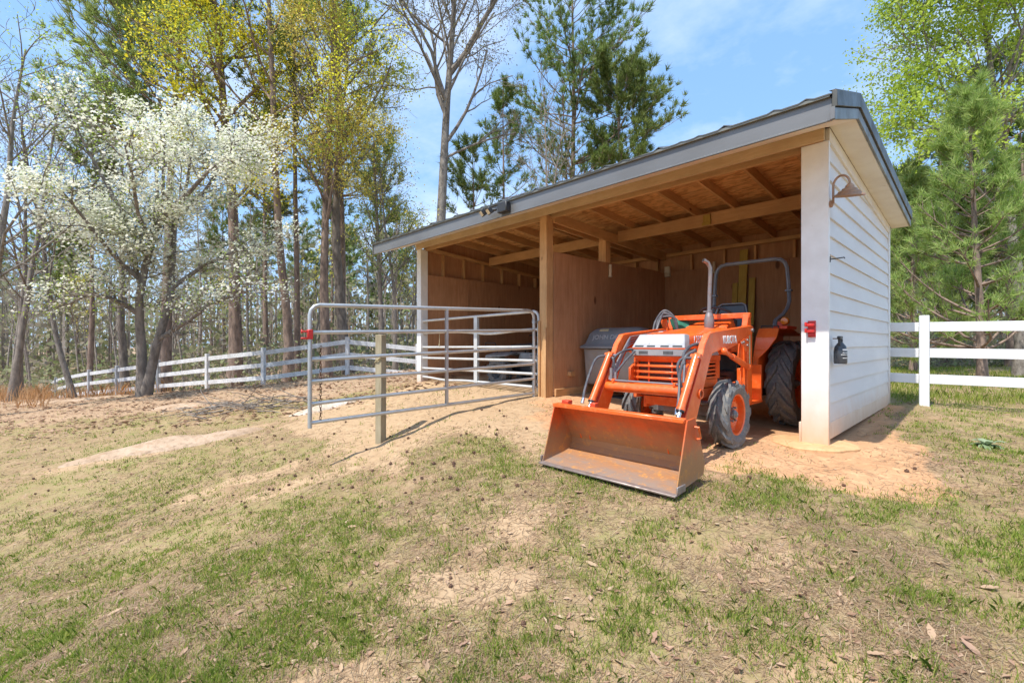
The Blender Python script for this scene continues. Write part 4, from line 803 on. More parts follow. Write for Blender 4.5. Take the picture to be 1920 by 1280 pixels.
# loader arms
arm_poly = [(-.19,1.235),(-.26,1.243),(-1.20,1.163),(-1.315,1.145),(-1.415,1.045),(-1.47,.94),(-1.80,.42),(-1.90,.20),(-1.86,.13),(-1.76,.13),(-1.69,.20),(-1.575,.40),(-1.30,.90),(-1.25,.955),(-1.06,.985),(-.44,1.102),(-.22,1.155)]
for s_ in (-1, 1):
    xa = XC + s_*.46
    arm = part('loader_arm', O, lambda m: m.prism(arm_poly, 'x', xa-.03, xa+.03), bevel=.006)
    part('arm_face', 'orange_red', lambda m: m.prism([(-1.455,.94),(-1.785,.42),(-1.875,.22),(-1.88,.20),(-1.905,.205),(-1.803,.425),(-1.473,.942)], 'x', xa-.028, xa+.028), arm, bevel=0)
    part('pivot_pin', 'cast_grey', lambda m: [m.tube([(xa-.045,y,z),(xa+.045,y,z)], .022, 12) for y, z in ((-.235,1.19),)], arm, bevel=0)
    part('arm_tube', O, lambda m: m.lathe([(.030,-.045),(.044,-.045),(.044,.045),(.030,.045)], (xa,-1.52,.60), (1,0,0), 20, closed=True), arm, bevel=0)
    part('arm_tube_bore', 'mesh_red', lambda m: m.tube([(xa-.0305,-1.52,.60),(xa+.0315,-1.52,.60)], .030, 16), arm, bevel=0)
    # tilt cylinder in front of the lower arm
    p0 = np.array((xa-.0,-1.53,.93)); p1 = np.array((xa,-1.972,.275)); d = norm(p1-p0)
    cyl = part('tilt_cylinder', O, lambda m: (m.tube([p0, p0+d*.52], .034, 16), m.tube([p0+d*.52,p0+d*.545], .038, 16), m.tube([p0-np.array([.045,0,0]), p0+np.array([.045,0,0])], .026, 12), m.ball(p0, .036)), bevel=0)
    part('cylinder_seal', 'black', lambda m: m.tube([p0+d*.5451,p0+d*.558], .036, 16), cyl, bevel=0)
    part('cylinder_rod', 'chrome', lambda m: m.tube([p0+d*.55, p1], .019, 12), cyl, bevel=0)
    # lift cylinder from the mast to the arm
    q0 = np.array((XC+s_*.43+ s_*.045,-.325,.80)); q1 = np.array((xa+s_*.045,-1.03,.975)); d = norm(q1-q0)
    cyl = part('lift_cylinder', O, lambda m: (m.tube([q0, q0+d*.5], .03, 14), m.tube([q0+d*.5,q1], .022, 14), m.ball(q0, .037), m.ball(q1, .035)), bevel=0)
    part('lift_bracket', O, lambda m: (m.prism([(-1.06,.985),(-.44,1.105),(-.50,1.06),(-.9,.98),(-1.0,.94)], 'x', xa-.012, xa+.012), m.prism([(-.60,1.07),(-.36,1.12),(-.36,.98),(-.44,.96),(-.5,1.02)], 'x', xa+s_*.031, xa+s_*.037)), arm)
    part('bracket_bolt', 'pipe', lambda m: [m.tube([(xa+s_*.037,y,z),(xa+s_*.048,y,z)], .014, 8) for y, z in ((-.55,1.055),(-.50,1.062),(-.40,1.085),(-.40,1.03))], arm, bevel=0)
part('cross_pipe', O, lambda m: m.tube([(XC-.43,-1.62,.615),(XC+.43,-1.62,.615)], .048, 20), bevel=0)
# hydraulic lines and hoses
def f(m):
    for i, dz in enumerate((0,.026,.052,.078)):
        y0 = -1.33 + i*.028
        m.tube([(XC-.40,-.45,1.20-dz*.7),(XC-.405,-1.22,1.12-dz),(XC-.405,-1.29-i*.012+.03,1.085-dz),(XC-.41,y0-.20,.79+i*.006),(XC-.41,y0-.235,.70)], .008, 6)
    m.tube([(XC-.41,-1.60,.72),(XC-.405,-1.615,.685),(XC-.37,-1.625,.68),(XC+.33,-1.625,.68),(XC+.37,-1.62,.70)], .009, 8)
    m.tube([(XC-.38,-1.52,.93),(XC-.50,-1.53,.925)], .011, 8); m.tube([(XC+.40,-1.55,.92),(XC+.50,-1.55,.925)], .011, 8)
    m.tube([(XC-.39,-1.60,.69),(XC-.39,-1.60,.80)], .018, 8); m.tube([(XC-.34,-1.60,.69),(XC-.34,-1.60,.76)], .015, 8); m.tube([(XC+.385,-1.62,.70),(XC+.385,-1.60,.86)], .014, 8)
part('hydraulic_line', 'pipe', f, bevel=0)
part('pipe_clip', O, lambda m: [m.box(XC+x-.012,XC+x+.012,-1.655,-1.585,.655,.695) for x in (-.34,.31)], bevel=.003)
def curve(p, n=14):
    p = [np.array(q, float) for q in p]; out = []
    q = [p[0]*2-p[1]] + p + [p[-1]*2-p[-2]]
    for i in range(1, len(q)-2):
        for t in np.linspace(0, 1, n, endpoint=False):
            a_, b_, c_, d_ = q[i-1:i+3]; out.append(.5*((2*b_)+(-a_+c_)*t+(2*a_-5*b_+4*c_-d_)*t*t+(-a_+3*b_-3*c_+d_)*t**3))
    return out + [p[-1]]
def HS(pts, r_, n_): part('hydraulic_hose', 'hose', lambda m: m.tube(pts, r_, n_), bevel=0)
def hoses():
    for i, (r_, dx) in enumerate(((.20,0),(.165,.03),(.13,.0),(.18,.05))):
        HS(curve([(-1.62+dx,-.52-i*.02,1.17),(-1.61+dx,-.50,1.32),(-1.52,-.46,1.24+r_),(-1.41-dx*.3,-.42,1.34),(-1.38,-.40,1.15)]), .014, 8)
    HS(curve([(XC-.46,-1.53,.925),(XC-.55,-1.62,.90),(XC-.565,-1.72,.76),(XC-.53,-1.86,.58),(XC-.50,-1.92,.50)]), .013, 8)
    HS(curve([(XC-.41,-1.55,.80),(XC-.36,-1.55,.93),(XC-.28,-1.40,.99),(XC-.2,-1.30,.93)]), .012, 8); HS(curve([(XC-.34,-1.6,.75),(XC-.27,-1.52,.88),(XC-.24,-1.40,.97)]), .011, 8)
    HS(curve([(XC+.385,-1.61,.86),(XC+.36,-1.55,.97),(XC+.40,-1.42,1.04),(XC+.43,-1.2,1.0)]), .014, 8); HS(curve([(XC+.40,-1.62,.56),(XC+.36,-1.64,.74),(XC+.38,-1.58,.92),(XC+.42,-1.46,.99)]), .014, 8)
    HS(curve([(XC+.43,-1.55,.92),(XC+.36,-1.60,.91),(XC+.335,-1.63,.84),(XC+.36,-1.65,.72),(XC+.40,-1.74,.56),(XC+.43,-1.83,.48)]), .013, 8); HS(curve([(XC-.42,-1.56,.9),(XC-.37,-1.6,.9),(XC-.35,-1.6,.8)]), .012, 8)
hoses()
part('hose_fitting', 'chrome', lambda m: (m.tube([(XC+.425,-1.82,.49),(XC+.435,-1.85,.44)], .018, 8), m.tube([(XC-.505,-1.91,.51),(XC-.50,-1.94,.46)], .018, 8), m.tube([(XC+.40,-1.62,.55),(XC+.40,-1.62,.6)], .017, 8)), bevel=0)
part('control_lever', O, lambda m: (m.hexa([(-1.56,-.40,1.18),(-1.50,-.40,1.18),(-1.50,-.36,1.18),(-1.56,-.36,1.18),(-1.60,-.42,1.33),(-1.53,-.42,1.345),(-1.53,-.38,1.345),(-1.60,-.38,1.33)])))
# bucket
BL, BR = -1.76, -.42
side_poly = [(-2.185,.462),(-2.058,.468),(-1.992,.37),(-1.88,.087),(-1.905,-.005),(-2.25,-.050),(-2.36,-.068)]
bk = bpy.data.objects.new('bucket', None); COL.objects.link(bk); bk.parent = tr; bk.location = np.array(((BL+BR)/2,-2.1,.0)) - abs_loc(tr)
sheet = [(-2.20,.462),(-2.145,.452),(-2.06,.36),(-1.925,.115),(-1.925,.06),(-1.965,.012),(-2.06,-.012),(-2.36,-.060)]
def f(m):
    t = .012; n = len(sheet)
    for (a_, b_) in zip(sheet[:-1], sheet[1:]):
        m.hexa([(BL+.01,a_[0],a_[1]),(BR-.01,a_[0],a_[1]),(BR-.01,b_[0],b_[1]),(BL+.01,b_[0],b_[1]),(BL+.01,a_[0]+t,a_[1]-t*.4),(BR-.01,a_[0]+t,a_[1]-t*.4),(BR-.01,b_[0]+t*.6,b_[1]-t),(BL+.01,b_[0]+t*.6,b_[1]-t)])
part('shell', 'bucket', f, bk, 30, 0)
for x0, x1 in ((BL,BL+.012),(BR-.012,BR)): part('side_plate', 'bucket', lambda m: m.prism(side_poly, 'x', x0, x1), bk, bevel=.002)
def f(m): m.hexa([(BL+.013,-2.225,.440),(BR-.013,-2.225,.440),(BR-.013,-2.195,.440),(BL+.013,-2.195,.440),(BL+.013,-2.225,.474),(BR-.013,-2.225,.474),(BR-.013,-2.15,.474),(BL+.013,-2.15,.474)])
part('top_rim', O, f, bk, bevel=.005)
part('cutting_edge', 'worn_edge', lambda m: (m.hexa([(BL-.008,-2.40,-.078),(BR+.008,-2.40,-.078),(BR+.008,-2.28,-.068),(BL-.008,-2.28,-.068),(BL-.008,-2.40,-.062),(BR+.008,-2.40,-.062),(BR+.008,-2.28,-.0535),(BL-.008,-2.28,-.0535)]), m.box(BR+.0005,BR+.014,-2.37,-2.24,-.060,-.005), m.box(BL-.014,BL-.0005,-2.37,-2.24,-.060,-.005)), bk)
part('tie_hook', O, lambda m: (m.tube([(BR+.002,-2.07,.40),(BR+.03,-2.06,.40),(BR+.03,-2.02,.31),(BR+.002,-2.03,.30)], .009, 6)), bk, bevel=0)
part('back_hook', 'orange_red', lambda m: (m.box(BL+.04,BL+.12,-2.12,-2.05,.46,.50), m.box(BL+.36,BL+.42,-2.10,-2.04,.45,.50)), bk)
part('mount_bracket', O, lambda m: [m.prism([(-1.94,.12),(-1.80,.10),(-1.80,.22),(-1.95,.32),(-2.0,.335)], 'x', xx, xx+.012) for xx in (XC-.52,XC-.41,XC+.40,XC+.51)], bk)

# ------------------------------------------------------------------ grass catcher beside the divider
BY = .78
gc = thing('grass_catcher', 'grey twin hopper mower bagger with rounded lid beside the divider wall', 'grass catcher', (-3.15, 1.0, .12))
def rbox(m, x0, x1, y0, y1, z0, z1, tx=.0, ty=.0, r=.06, n=5):       # rounded box that narrows towards the bottom or top
    rings = []
    def ring(xa, xb, ya, yb, z):
        pts = []
        for cx_, cy_, a0 in ((xb-r,yb-r,0),(xa+r,yb-r,90),(xa+r,ya+r,180),(xb-r,ya+r,270)):
            for i in range(n): a_ = R(a0+90*i/(n-1)); pts.append((cx_+r*math.cos(a_), cy_+r*math.sin(a_), z))
        return pts
    rings = [ring(x0+tx[0],x1-tx[0],y0+ty[0],y1-ty[0],z0), ring(x0+tx[1],x1-tx[1],y0+ty[1],y1-ty[1],z1)] if len(tx) == 2 else [ring(x0+a_,x1-a_,y0+b_,y1-b_,z) for a_, b_, z in tx]
    k = len(rings[0]); m.add([p for q in rings for p in q], [(i*k+j, i*k+(j+1) % k, (i+1)*k+(j+1) % k, (i+1)*k+j) for i in range(len(rings)-1) for j in range(k)] + [tuple(range(k))[::-1], tuple((len(rings)-1)*k+j for j in range(k))])
X0, X1 = -3.74, -2.50
b = MB(); rbox(b, X0, X1, BY-.03, BY+.62, 0, 0, [(0,0,.965),(-.015,-.015,.97),(-.015,-.015,1.0),(.03,.03,1.03),(.055,.055,1.05),(.10,.12,1.22),(.14,.17,1.27),(.18,.22,1.30),(.24,.28,1.315)], r=.07); lid = b.build('lid', M['bin_grey'], gc, 40)
def lidY(z): return BY-.03 + .055 + (z-1.05)*(.12-.055)/.17
text_mesh('lid_lettering', 'JOHN DEERE', .105, M['letter_grey'], lid, (-3.17,lidY(1.15)-.004,1.15), (1,0,0), (0,.35,1), .006, 1.15, .003)
b = MB(); b.hexa([(-3.42,lidY(1.245)-.006+.02,1.255),(-3.25,lidY(1.245)-.006+.02,1.255),(-3.25,lidY(1.245)+.05,1.285),(-3.42,lidY(1.245)+.05,1.285),(-3.42,lidY(1.245)+.01,1.262),(-3.25,lidY(1.245)+.01,1.262),(-3.25,lidY(1.245)+.045,1.292),(-3.42,lidY(1.245)+.045,1.292)]); b.build('lid_sticker', M['label_tan'], lid)
for xa, xb in ((-3.68,-3.20),(-3.13,-2.62)):
    b = MB(); rbox(b, xa, xb, BY+.03, BY+.54, 0, 0, [(.03,.05,.36),(.0,.02,.40),(-.005,.0,.70),(-.02,-.01,.955)], r=.05); b.build('hopper', M['bin_lower'], gc, 40)
b = MB(); b.tube([(-3.6,BY+.5,.12),(-3.6,BY+.55,.9)], .02, 8); b.tube([(-2.7,BY+.5,.12),(-2.7,BY+.55,.9)], .02, 8); b.box(-3.65,-2.65,BY+.2,BY+.56,.12,.16); b.tube([(-3.6,BY+.3,.14),(-3.6,BY+.3,.37)], .02, 8); b.tube([(-2.7,BY+.3,.14),(-2.7,BY+.3,.37)], .02, 8); b.build('stand', M['black'], gc)

# ------------------------------------------------------------------ quad bike in the left bay
qx, qy, qz = -5.15, 1.15, .19
qb = thing('quad_bike', 'dusty grey quad bike with racks parked behind the closed gate', 'quad bike', (qx, qy, qz))
def qpart(name, mat, fn, parent=qb, bevel=.004): m_ = MB(); fn(m_); return m_.build(name, M[mat], parent, 35, bevel)
for sx_ in (-.62,.62):
    for sy_ in (-.40,.40):
        e = bpy.data.objects.new('wheel', None); COL.objects.link(e); e.parent = qb; e.location = (sx_, sy_, .29)
        c = np.array([qx+sx_, qy+sy_, qz+.285]); m_ = MB(); hw = .12; r = .285
        m_.lathe([(.14,-hw*.8),(.16,-hw),(.24,-hw),(r,-hw*.7),(r,hw*.7),(.24,hw),(.16,hw),(.14,hw*.8)], c, (0,1,0), 28)
        for i in range(18):
            a_ = i*2*math.pi/18
            for s_ in (-1,1):
                d = np.array([math.cos(a_+.08*s_),0,math.sin(a_+.08*s_)]); p = c + d*(r+.005) + np.array([0,s_*.055,0]); m_.beam(p-np.array([0,.045,0]), p+np.array([0,.045,0]), .03, .03, d)
        m_.build('tyre', M['tyre'], e, 30); m_ = MB(); m_.lathe([(0,.02),(.05,.03),(.06,.0),(.12,-.02),(.145,.08),(.145,-.09)], c, (0,-1 if sy_ < 0 else 1,0), 20); m_.build('rim', M['cast_grey'], e)
qpart('frame', 'black', lambda m: (m.box(qx-.7,qx+.7,qy-.14,qy+.14,qz+.28,qz+.5), m.box(qx-.25,qx+.3,qy-.2,qy+.2,qz+.3,qz+.62), m.tube([(qx-.62,qy-.35,qz+.29),(qx-.62,qy+.35,qz+.29)], .03, 8), m.tube([(qx+.62,qy-.35,qz+.29),(qx+.62,qy+.35,qz+.29)], .03, 8), m.box(qx-.35,qx+.35,qy-.36,qy-.18,qz+.25,qz+.3)))
for s_ in (-1,1):
    qpart('fender', 'atv_grey', lambda m: (m.hexa([(qx-.95,qy+s_*.2,qz+.6),(qx-.3,qy+s_*.2,qz+.66),(qx-.3,qy+s_*.52,qz+.6),(qx-.95,qy+s_*.52,qz+.55),(qx-.95,qy+s_*.2,qz+.68),(qx-.3,qy+s_*.2,qz+.7),(qx-.3,qy+s_*.52,qz+.64),(qx-.95,qy+s_*.52,qz+.62)]), m.hexa([(qx+.3,qy+s_*.16,qz+.62),(qx+.95,qy+s_*.16,qz+.60),(qx+.95,qy+s_*.5,qz+.56),(qx+.3,qy+s_*.5,qz+.58),(qx+.3,qy+s_*.16,qz+.72),(qx+.95,qy+s_*.16,qz+.70),(qx+.95,qy+s_*.5,qz+.6),(qx+.3,qy+s_*.5,qz+.64)])), bevel=.02)
qpart('seat', 'seat', lambda m: m.hexa([(qx-.62,qy-.15,qz+.70),(qx+.2,qy-.12,qz+.72),(qx+.2,qy+.12,qz+.72),(qx-.62,qy+.15,qz+.70),(qx-.6,qy-.14,qz+.84),(qx+.22,qy-.10,qz+.88),(qx+.22,qy+.10,qz+.88),(qx-.6,qy+.14,qz+.84)]), bevel=.03)
qpart('nose_cowl', 'atv_pale', lambda m: m.hexa([(qx+.25,qy-.18,qz+.72),(qx+.8,qy-.2,qz+.66),(qx+.8,qy+.2,qz+.66),(qx+.25,qy+.18,qz+.72),(qx+.3,qy-.13,qz+1.0),(qx+.55,qy-.14,qz+.98),(qx+.55,qy+.14,qz+.98),(qx+.3,qy+.13,qz+1.0)]), bevel=.03)
qpart('handlebar', 'black', lambda m: (m.tube([(qx+.2,qy-.38,qz+1.02),(qx+.28,qy-.15,qz+1.0),(qx+.32,qy,qz+.97),(qx+.28,qy+.15,qz+1.0),(qx+.2,qy+.38,qz+1.02)], .014, 8), m.box(qx+.18,qx+.26,qy-.28,qy-.2,qz+1.0,qz+1.08), m.tube(curve([(qx+.25,qy-.2,qz+1.0),(qx+.4,qy-.22,qz+1.06),(qx+.52,qy-.2,qz+.9),(qx+.45,qy-.2,qz+.75)]), .010, 6), m.tube(curve([(qx+.27,qy-.1,qz+1.0),(qx+.36,qy-.2,qz+.95),(qx+.38,qy-.22,qz+.8),(qx+.3,qy-.22,qz+.68)]), .010, 6)), bevel=0)
def rack(m, xa, xb, z):
    for y in np.linspace(qy-.42, qy+.42, 9): m.tube([(xa,y,z),(xb,y,z)], .010, 6)
    for x in (xa, (xa+xb)/2, xb): m.tube([(x,qy-.44,z-.005),(x,qy+.44,z-.005)], .011, 6)
    for x in (xa+.1, xb-.1):
        for s_ in (-.2,.2): m.tube([(x,qy+s_,z),(x,qy+s_,z-.14)], .012, 6)
    m.tube([(xa,qy-.44,z),(xa,qy-.44,z+.07),(xa+.3,qy-.44,z+.07),(xa+.34,qy-.44,z)], .010, 6)
qpart('rack', 'black', lambda m: rack(m, qx-1.02, qx-.38, qz+.80), bevel=0); qpart('rack', 'black', lambda m: rack(m, qx+.42, qx+1.0, qz+.80), bevel=0)
qpart('muffler', 'pipe', lambda m: (m.tube([(qx-.98,qy-.24,qz+.48),(qx-.55,qy-.24,qz+.46)], .065, 14), m.lathe([(.03,0),(.05,0),(.05,-.03),(.03,-.03)], (qx-.98,qy-.24,qz+.48), (1,0,0), 14, closed=True)), bevel=0)
qpart('side_panel', 'atv_grey', lambda m: m.hexa([(qx-.3,qy-.25,qz+.42),(qx+.3,qy-.26,qz+.42),(qx+.3,qy-.20,qz+.42),(qx-.3,qy-.2,qz+.42),(qx-.25,qy-.2,qz+.68),(qx+.32,qy-.2,qz+.68),(qx+.32,qy-.15,qz+.68),(qx-.25,qy-.15,qz+.68)]), bevel=.02)

# ------------------------------------------------------------------ the two tube gates
def gate(name, label, A, B, zA, zB, brace_t, mat, bent=False, width=.0, wide_brace=False):
    """A hinge end, B free end (x, y); zA / zB heights of the six rails at either end"""
    t = thing(name, label, 'gate', (A[0], A[1], zA[-1]))
    A = np.array(A); B = np.array(B); d = norm(np.array([*(B-A), 0]))
    def P(f, z): q = A + (B-A)*f; return np.array([q[0], q[1], z])
    r = .0245; Ln = np.linalg.norm(B-A); c = .11/Ln
    fr = [P(0, zA[-1]-.06)] + [P(0, zA[0]-.12)]
    for a_ in (30, 60): fr.append(P(c*(1-math.cos(R(a_))), zA[0]-.12+.12*math.sin(R(a_))))
    fr.append(P(c, zA[0])); nst = 12
    fr += [P(f_, zA[0]+(zB[0]-zA[0])*f_ - (.0)) for f_ in np.linspace(c, 1-c, nst)[1:]]
    for a_ in (30, 60): fr.append(P(1-c+c*math.sin(R(a_)), zB[0]-.12+.12*math.cos(R(a_))))
    fr += [P(1, zB[0]-.12), P(1, zB[-1]-.06)]
    m_ = MB(); m_.tube(fr, r*1.02, 12); m_.build('frame', M[mat], t)
    for i in range(1, 6):
        pts = []
        for f_ in np.linspace(.004, .996, 25):
            z = zA[i] + (zB[i]-zA[i])*f_
            if bent and i == 1: z -= .055*math.exp(-((f_-.35)/.17)**2)
            if bent and i == 5: z -= .03*math.exp(-((f_-.75)/.12)**2)
            pts.append(P(f_, z))
        m_ = MB(); m_.tube(pts, r*.95, 12); m_.build('rail', M[mat], t)
    m_ = MB(); f_ = brace_t
    for s_ in ((-1,1) if not wide_brace else (-1,1)):
        n_ = np.cross(d, (0,0,1))*s_*.024; zt_ = zA[0]+(zB[0]-zA[0])*f_; zb_ = zA[-1]+(zB[-1]-zA[-1])*f_
        m_.beam(P(f_, zb_-.02)+n_, P(f_, zt_)+n_, .030 if not wide_brace else .10, .004, n_)
    m_.build('brace', M[mat], t)
    m_ = MB()
    for z in (zA[0]-.18, zA[-1]+.10): m_.tube([P(0, z-.03), P(0, z+.03)], r*1.35, 12); m_.tube([P(0, z), P(0,z)-d*.09], .010, 8); m_.tube([P(0,z)+np.cross(d,(0,0,1))*.05, P(0,z)-np.cross(d,(0,0,1))*.05], .008, 6)
    m_.build('hinge', M['pipe'], t); return t, P, d
zA = (1.585,1.265,.98,.715,.475,.235); zB = (1.505,1.18,.86,.60,.335,.11)
GA, GB = (-4.03,-.075), (-4.396,-3.531)
g, P, d = gate('tube_gate', 'galvanised six rail tube gate swung open towards the grass', GA, GB, zA, zB, .47, 'galv')
m_ = MB(); p = P(1.0, 1.155); nrm_ = np.cross(d, (0,0,1)); m_.beam(p-d*.03, p+d*.03, .062, .115, (0,0,1)); q = p + d*.03
for z in (.035,-.045): m_.beam(q+np.array([0,0,z]), q+np.array([0,0,z])+d*.07, .035, .022)
m_.beam(q+d*.06+np.array([0,0,.01]), q+d*.06+np.array([0,0,.06]), .03, .015, d); m_.build('latch', M['red_plastic'], g, bevel=.006)
# hanging chain
ch = MB(); p0 = P(.965, 1.0)
for i in range(26):
    c = p0 + np.array([.004*math.sin(i*1.3), .004*math.cos(i*1.7), -.035*i]); a_ = np.array([1,0,0]) if i % 2 else np.array([0,1,0])
    ch.tube([c + a_*.011*math.cos(t)*1.0 + np.array([0,0,.024*math.sin(t)]) for t in np.linspace(0, 2*math.pi, 11)], .0038, 5, caps=False)
tag(ch.build('chain', M['rusty']), 'rusty chain hanging inside the latch end of the open gate', 'chain')
zA2 = (1.585,1.285,.99,.76,.54,.32); zB2 = (1.54,1.28,.965,.73,.506,.318)
gate('tube_gate', 'pale six rail tube gate closed across the left bay', (-4.03,.04), (-7.56,.04), zA2, zB2, .46, 'galv_white', True, wide_brace=True)
st = MB(); st.tube([(-6.85,.02,1.25),(-6.845,.02,1.12),(-6.85,.015,1.03)], .006, 6); st.ball((-6.85,.015,1.01), (.012,.012,.03)); tag(st.build('cord', M['label_tan']), 'short pale cord with a knot dangling from the closed gate', 'cord')
# gate rest post
pw = at(714, 828, 6.16); gz = g1(pw[0], pw[1])
t = thing('gate_post', 'weathered square wooden post propping the open gate', 'post', (pw[0], pw[1], gz), None, R(20))
m_ = MB(); ca, sa = math.cos(R(20)), math.sin(R(20)); hw = .052
pts = [(pw[0]+a_*ca-b_*sa, pw[1]+a_*sa+b_*ca) for a_, b_ in ((-hw,-hw),(hw,-hw),(hw,hw),(-hw,hw))]
me_ = m_.prism([(x, y) for x, y in pts], 'z', gz-.15, 1.165); o = m_.build('shaft', M['post_wood'], None, bevel=.006); o.data.transform(Matrix.Rotation(-R(20), 4, 'Z') @ Matrix.Translation((-pw[0],-pw[1],-gz))); o.parent = t
m_ = MB(); m_.tube(curve([(-.06,-.05,1.06),(.0,-.07,1.09),(.05,-.06,1.13),(.075,-.02,1.16)], 6), .008, 6); m_.tube([(-.054,-.054,1.1),(.054,-.056,1.105),(.056,.054,1.1),(-.054,.054,1.105),(-.054,-.054,1.1)], .005, 6); o = m_.build('wire_tie', M['label_tan'], None); o.parent = t

# ------------------------------------------------------------------ fences
def rail_fence(name, label, posts, hts, post_mat, rail_mat, post_w, rail_h, rail_zs, ends=None):
    t = thing(name, label, 'fence', (posts[0][0], posts[0][1], posts[0][2]))
    for i, (p, h) in enumerate(zip(posts, hts)):
        nb = posts[min(i+1, len(posts)-1)]; pb = posts[max(i-1, 0)]; dd = norm(np.array([nb[0]-pb[0], nb[1]-pb[1], 0])); m_ = MB()
        if ends and i in ends: continue
        m_.beam((p[0],p[1],p[2]-.3), (p[0],p[1],p[2]+h), post_w, post_w, dd); m_.build('post', post_mat(i), t, None, .006)
    for i in range(len(posts)-1):
        a_, b_ = np.array(posts[i]), np.array(posts[i+1]); dd = norm(np.array([b_[0]-a_[0], b_[1]-a_[1], 0])); nn_ = np.array([dd[1], -dd[0], 0]); 
        if nn_ @ np.array([CAM[0]-a_[0], CAM[1]-a_[1], 0]) < 0: nn_ = -nn_
        for z in rail_zs:
            pa = a_ + np.array([0,0,z]) + dd*post_w*.52; pb_ = b_ + np.array([0,0,z]) - dd*post_w*.52; m_ = MB(); m_.beam(pa, pb_, .028, rail_h); m_.build('rail', rail_mat(i), t, None, .004)
    return t
lf = [(783,716,17.6),(651.3,704,17.3),(493.8,723.3,17.5),(388.5,730.2,18.7),(296.5,736.5,20.4),(219.4,743.8,21.6),(167.3,748,22.8),(127.7,751,24.8),(104.8,754,27),(95,755,29.5),(87,756,32.2),(81.5,757,35)]
posts = []
for px, py, D in lf: p = at(px, py, D); posts.append((p[0], p[1], p[2]))
p = at(900, 700, 17.0); posts = [(p[0], p[1], g1(p[0], p[1]))] + posts
rail_fence('board_fence', 'long weathered white three rail fence running downhill along the wood', posts, [1.45]*len(posts), lambda i: M['fence_grey'] if i > 4 else M['fence_worn'], lambda i: M['fence_worn'], .13, .165, (.30,.78,1.26))
pr = [(-.3,4.12,.06),(.435,4.18,.05),(1.55,4.30,.045),(3.9,4.62,.02),(6.3,5.0,.02)]
rail_fence('board_fence', 'clean white three rail fence starting at the shed corner', [pr[0], pr[1], pr[3], pr[4]], [1.44]*4, lambda i: M['fence_white'], lambda i: M['fence_white'], .122, .145, (.44,.85,1.26), ends=(0,))
# ------------------------------------------------------------------ trees
def vnorm(a): return a/np.maximum(np.linalg.norm(a, axis=-1, keepdims=True), 1e-9)
class Wood:
    """collects tapered tubes for one tree"""
    def __init__(s): s.v = []; s.q = []; s.n = 0
    def tube(s, P, r, n):
        P = np.asarray(P); k = len(P); T = np.gradient(P, axis=0); T = vnorm(T)
        ref = np.array([0,0,1.0]) if abs(T[:, 2]).mean() < .8 else np.array([1.0,0,0])
        A = vnorm(np.cross(T, ref)); B = np.cross(T, A); an = np.linspace(0, 2*np.pi, n, endpoint=False)
        V = P[:, None] + np.asarray(r)[:, None, None]*(np.cos(an)[None, :, None]*A[:, None] + np.sin(an)[None, :, None]*B[:, None])
        i, j = np.meshgrid(np.arange(k-1), np.arange(n), indexing='ij'); j2 = (j+1) % n
        s.q.append((np.stack([i*n+j, i*n+j2, (i+1)*n+j2, (i+1)*n+j], -1).reshape(-1, 4)) + s.n); s.v.append(V.reshape(-1, 3)); s.n += k*n
    def build(s, name, mat, parent):
        v = np.concatenate(s.v).astype(np.float32); q = np.concatenate(s.q).astype(np.int32).ravel(); me = bpy.data.meshes.new(name)
        me.vertices.add(len(v)); me.vertices.foreach_set('co', v.ravel()); me.loops.add(len(q)); me.loops.foreach_set('vertex_index', q)
        me.polygons.add(len(q)//4); me.polygons.foreach_set('loop_start', np.arange(0, len(q), 4, dtype=np.int32)); me.update(calc_edges=True)
        me.polygons.foreach_set('use_smooth', [True]*len(me.polygons)); me.materials.append(mat)
        o = bpy.data.objects.new(name, me); COL.objects.link(o); o.parent = parent; return o
def leaves(C, size, rg, nrm=None, tilt=1.0, aspect=.55):
    """diamond leaves at centres C (local), random facing unless nrm is given"""
    n = len(C); nn = vnorm(rg.normal(size=(n, 3)) * tilt + (0 if nrm is None else nrm)); a = vnorm(np.cross(nn, rg.normal(size=(n, 3)))); b = np.cross(nn, a)
    sz = size*rg.uniform(.6, 1.35, n)[:, None]
    return np.stack([C - a*sz*.5, C + b*sz*.5*aspect, C + a*sz*.5, C - b*sz*.5*aspect], 1).reshape(-1, 3)
def needles(C, D, rg, k, ln, w, spread=.55):
    """tufts of k thin triangles fanning out around direction D"""
    n = len(C); C2 = np.repeat(C, k, 0); D2 = vnorm(np.repeat(D, k, 0) + rg.normal(size=(n*k, 3))*spread); l = ln*rg.uniform(.65, 1.15, n*k)[:, None]
    s_ = vnorm(np.cross(D2, rg.normal(size=(n*k, 3))))*w*.5; o = rg.normal(size=(n*k, 3))*ln*.10
    return np.stack([C2+o-s_, C2+o+s_, C2+o+D2*l], 1).reshape(-1, 3)
def bend(p, d, L, k, rg, wig, up):
    pts = [p]; d = d.copy(); 
    for i in range(k):
        d = d + rg.normal(size=3)*wig + np.array([0,0,up]); d = d/np.linalg.norm(d); pts.append(pts[-1] + d*L/k)
    return np.array(pts)
def off(d, ang, rg, az=None):
    d = d/np.linalg.norm(d); a = np.cross(d, [0,0,1.0]); 
    if np.linalg.norm(a) < .1: a = np.array([1.0,0,0])
    a = a/np.linalg.norm(a); b = np.cross(d, a); az = rg.uniform(0, 2*np.pi) if az is None else az
    return d*np.cos(ang) + (a*np.cos(az)+b*np.sin(az))*np.sin(ang)
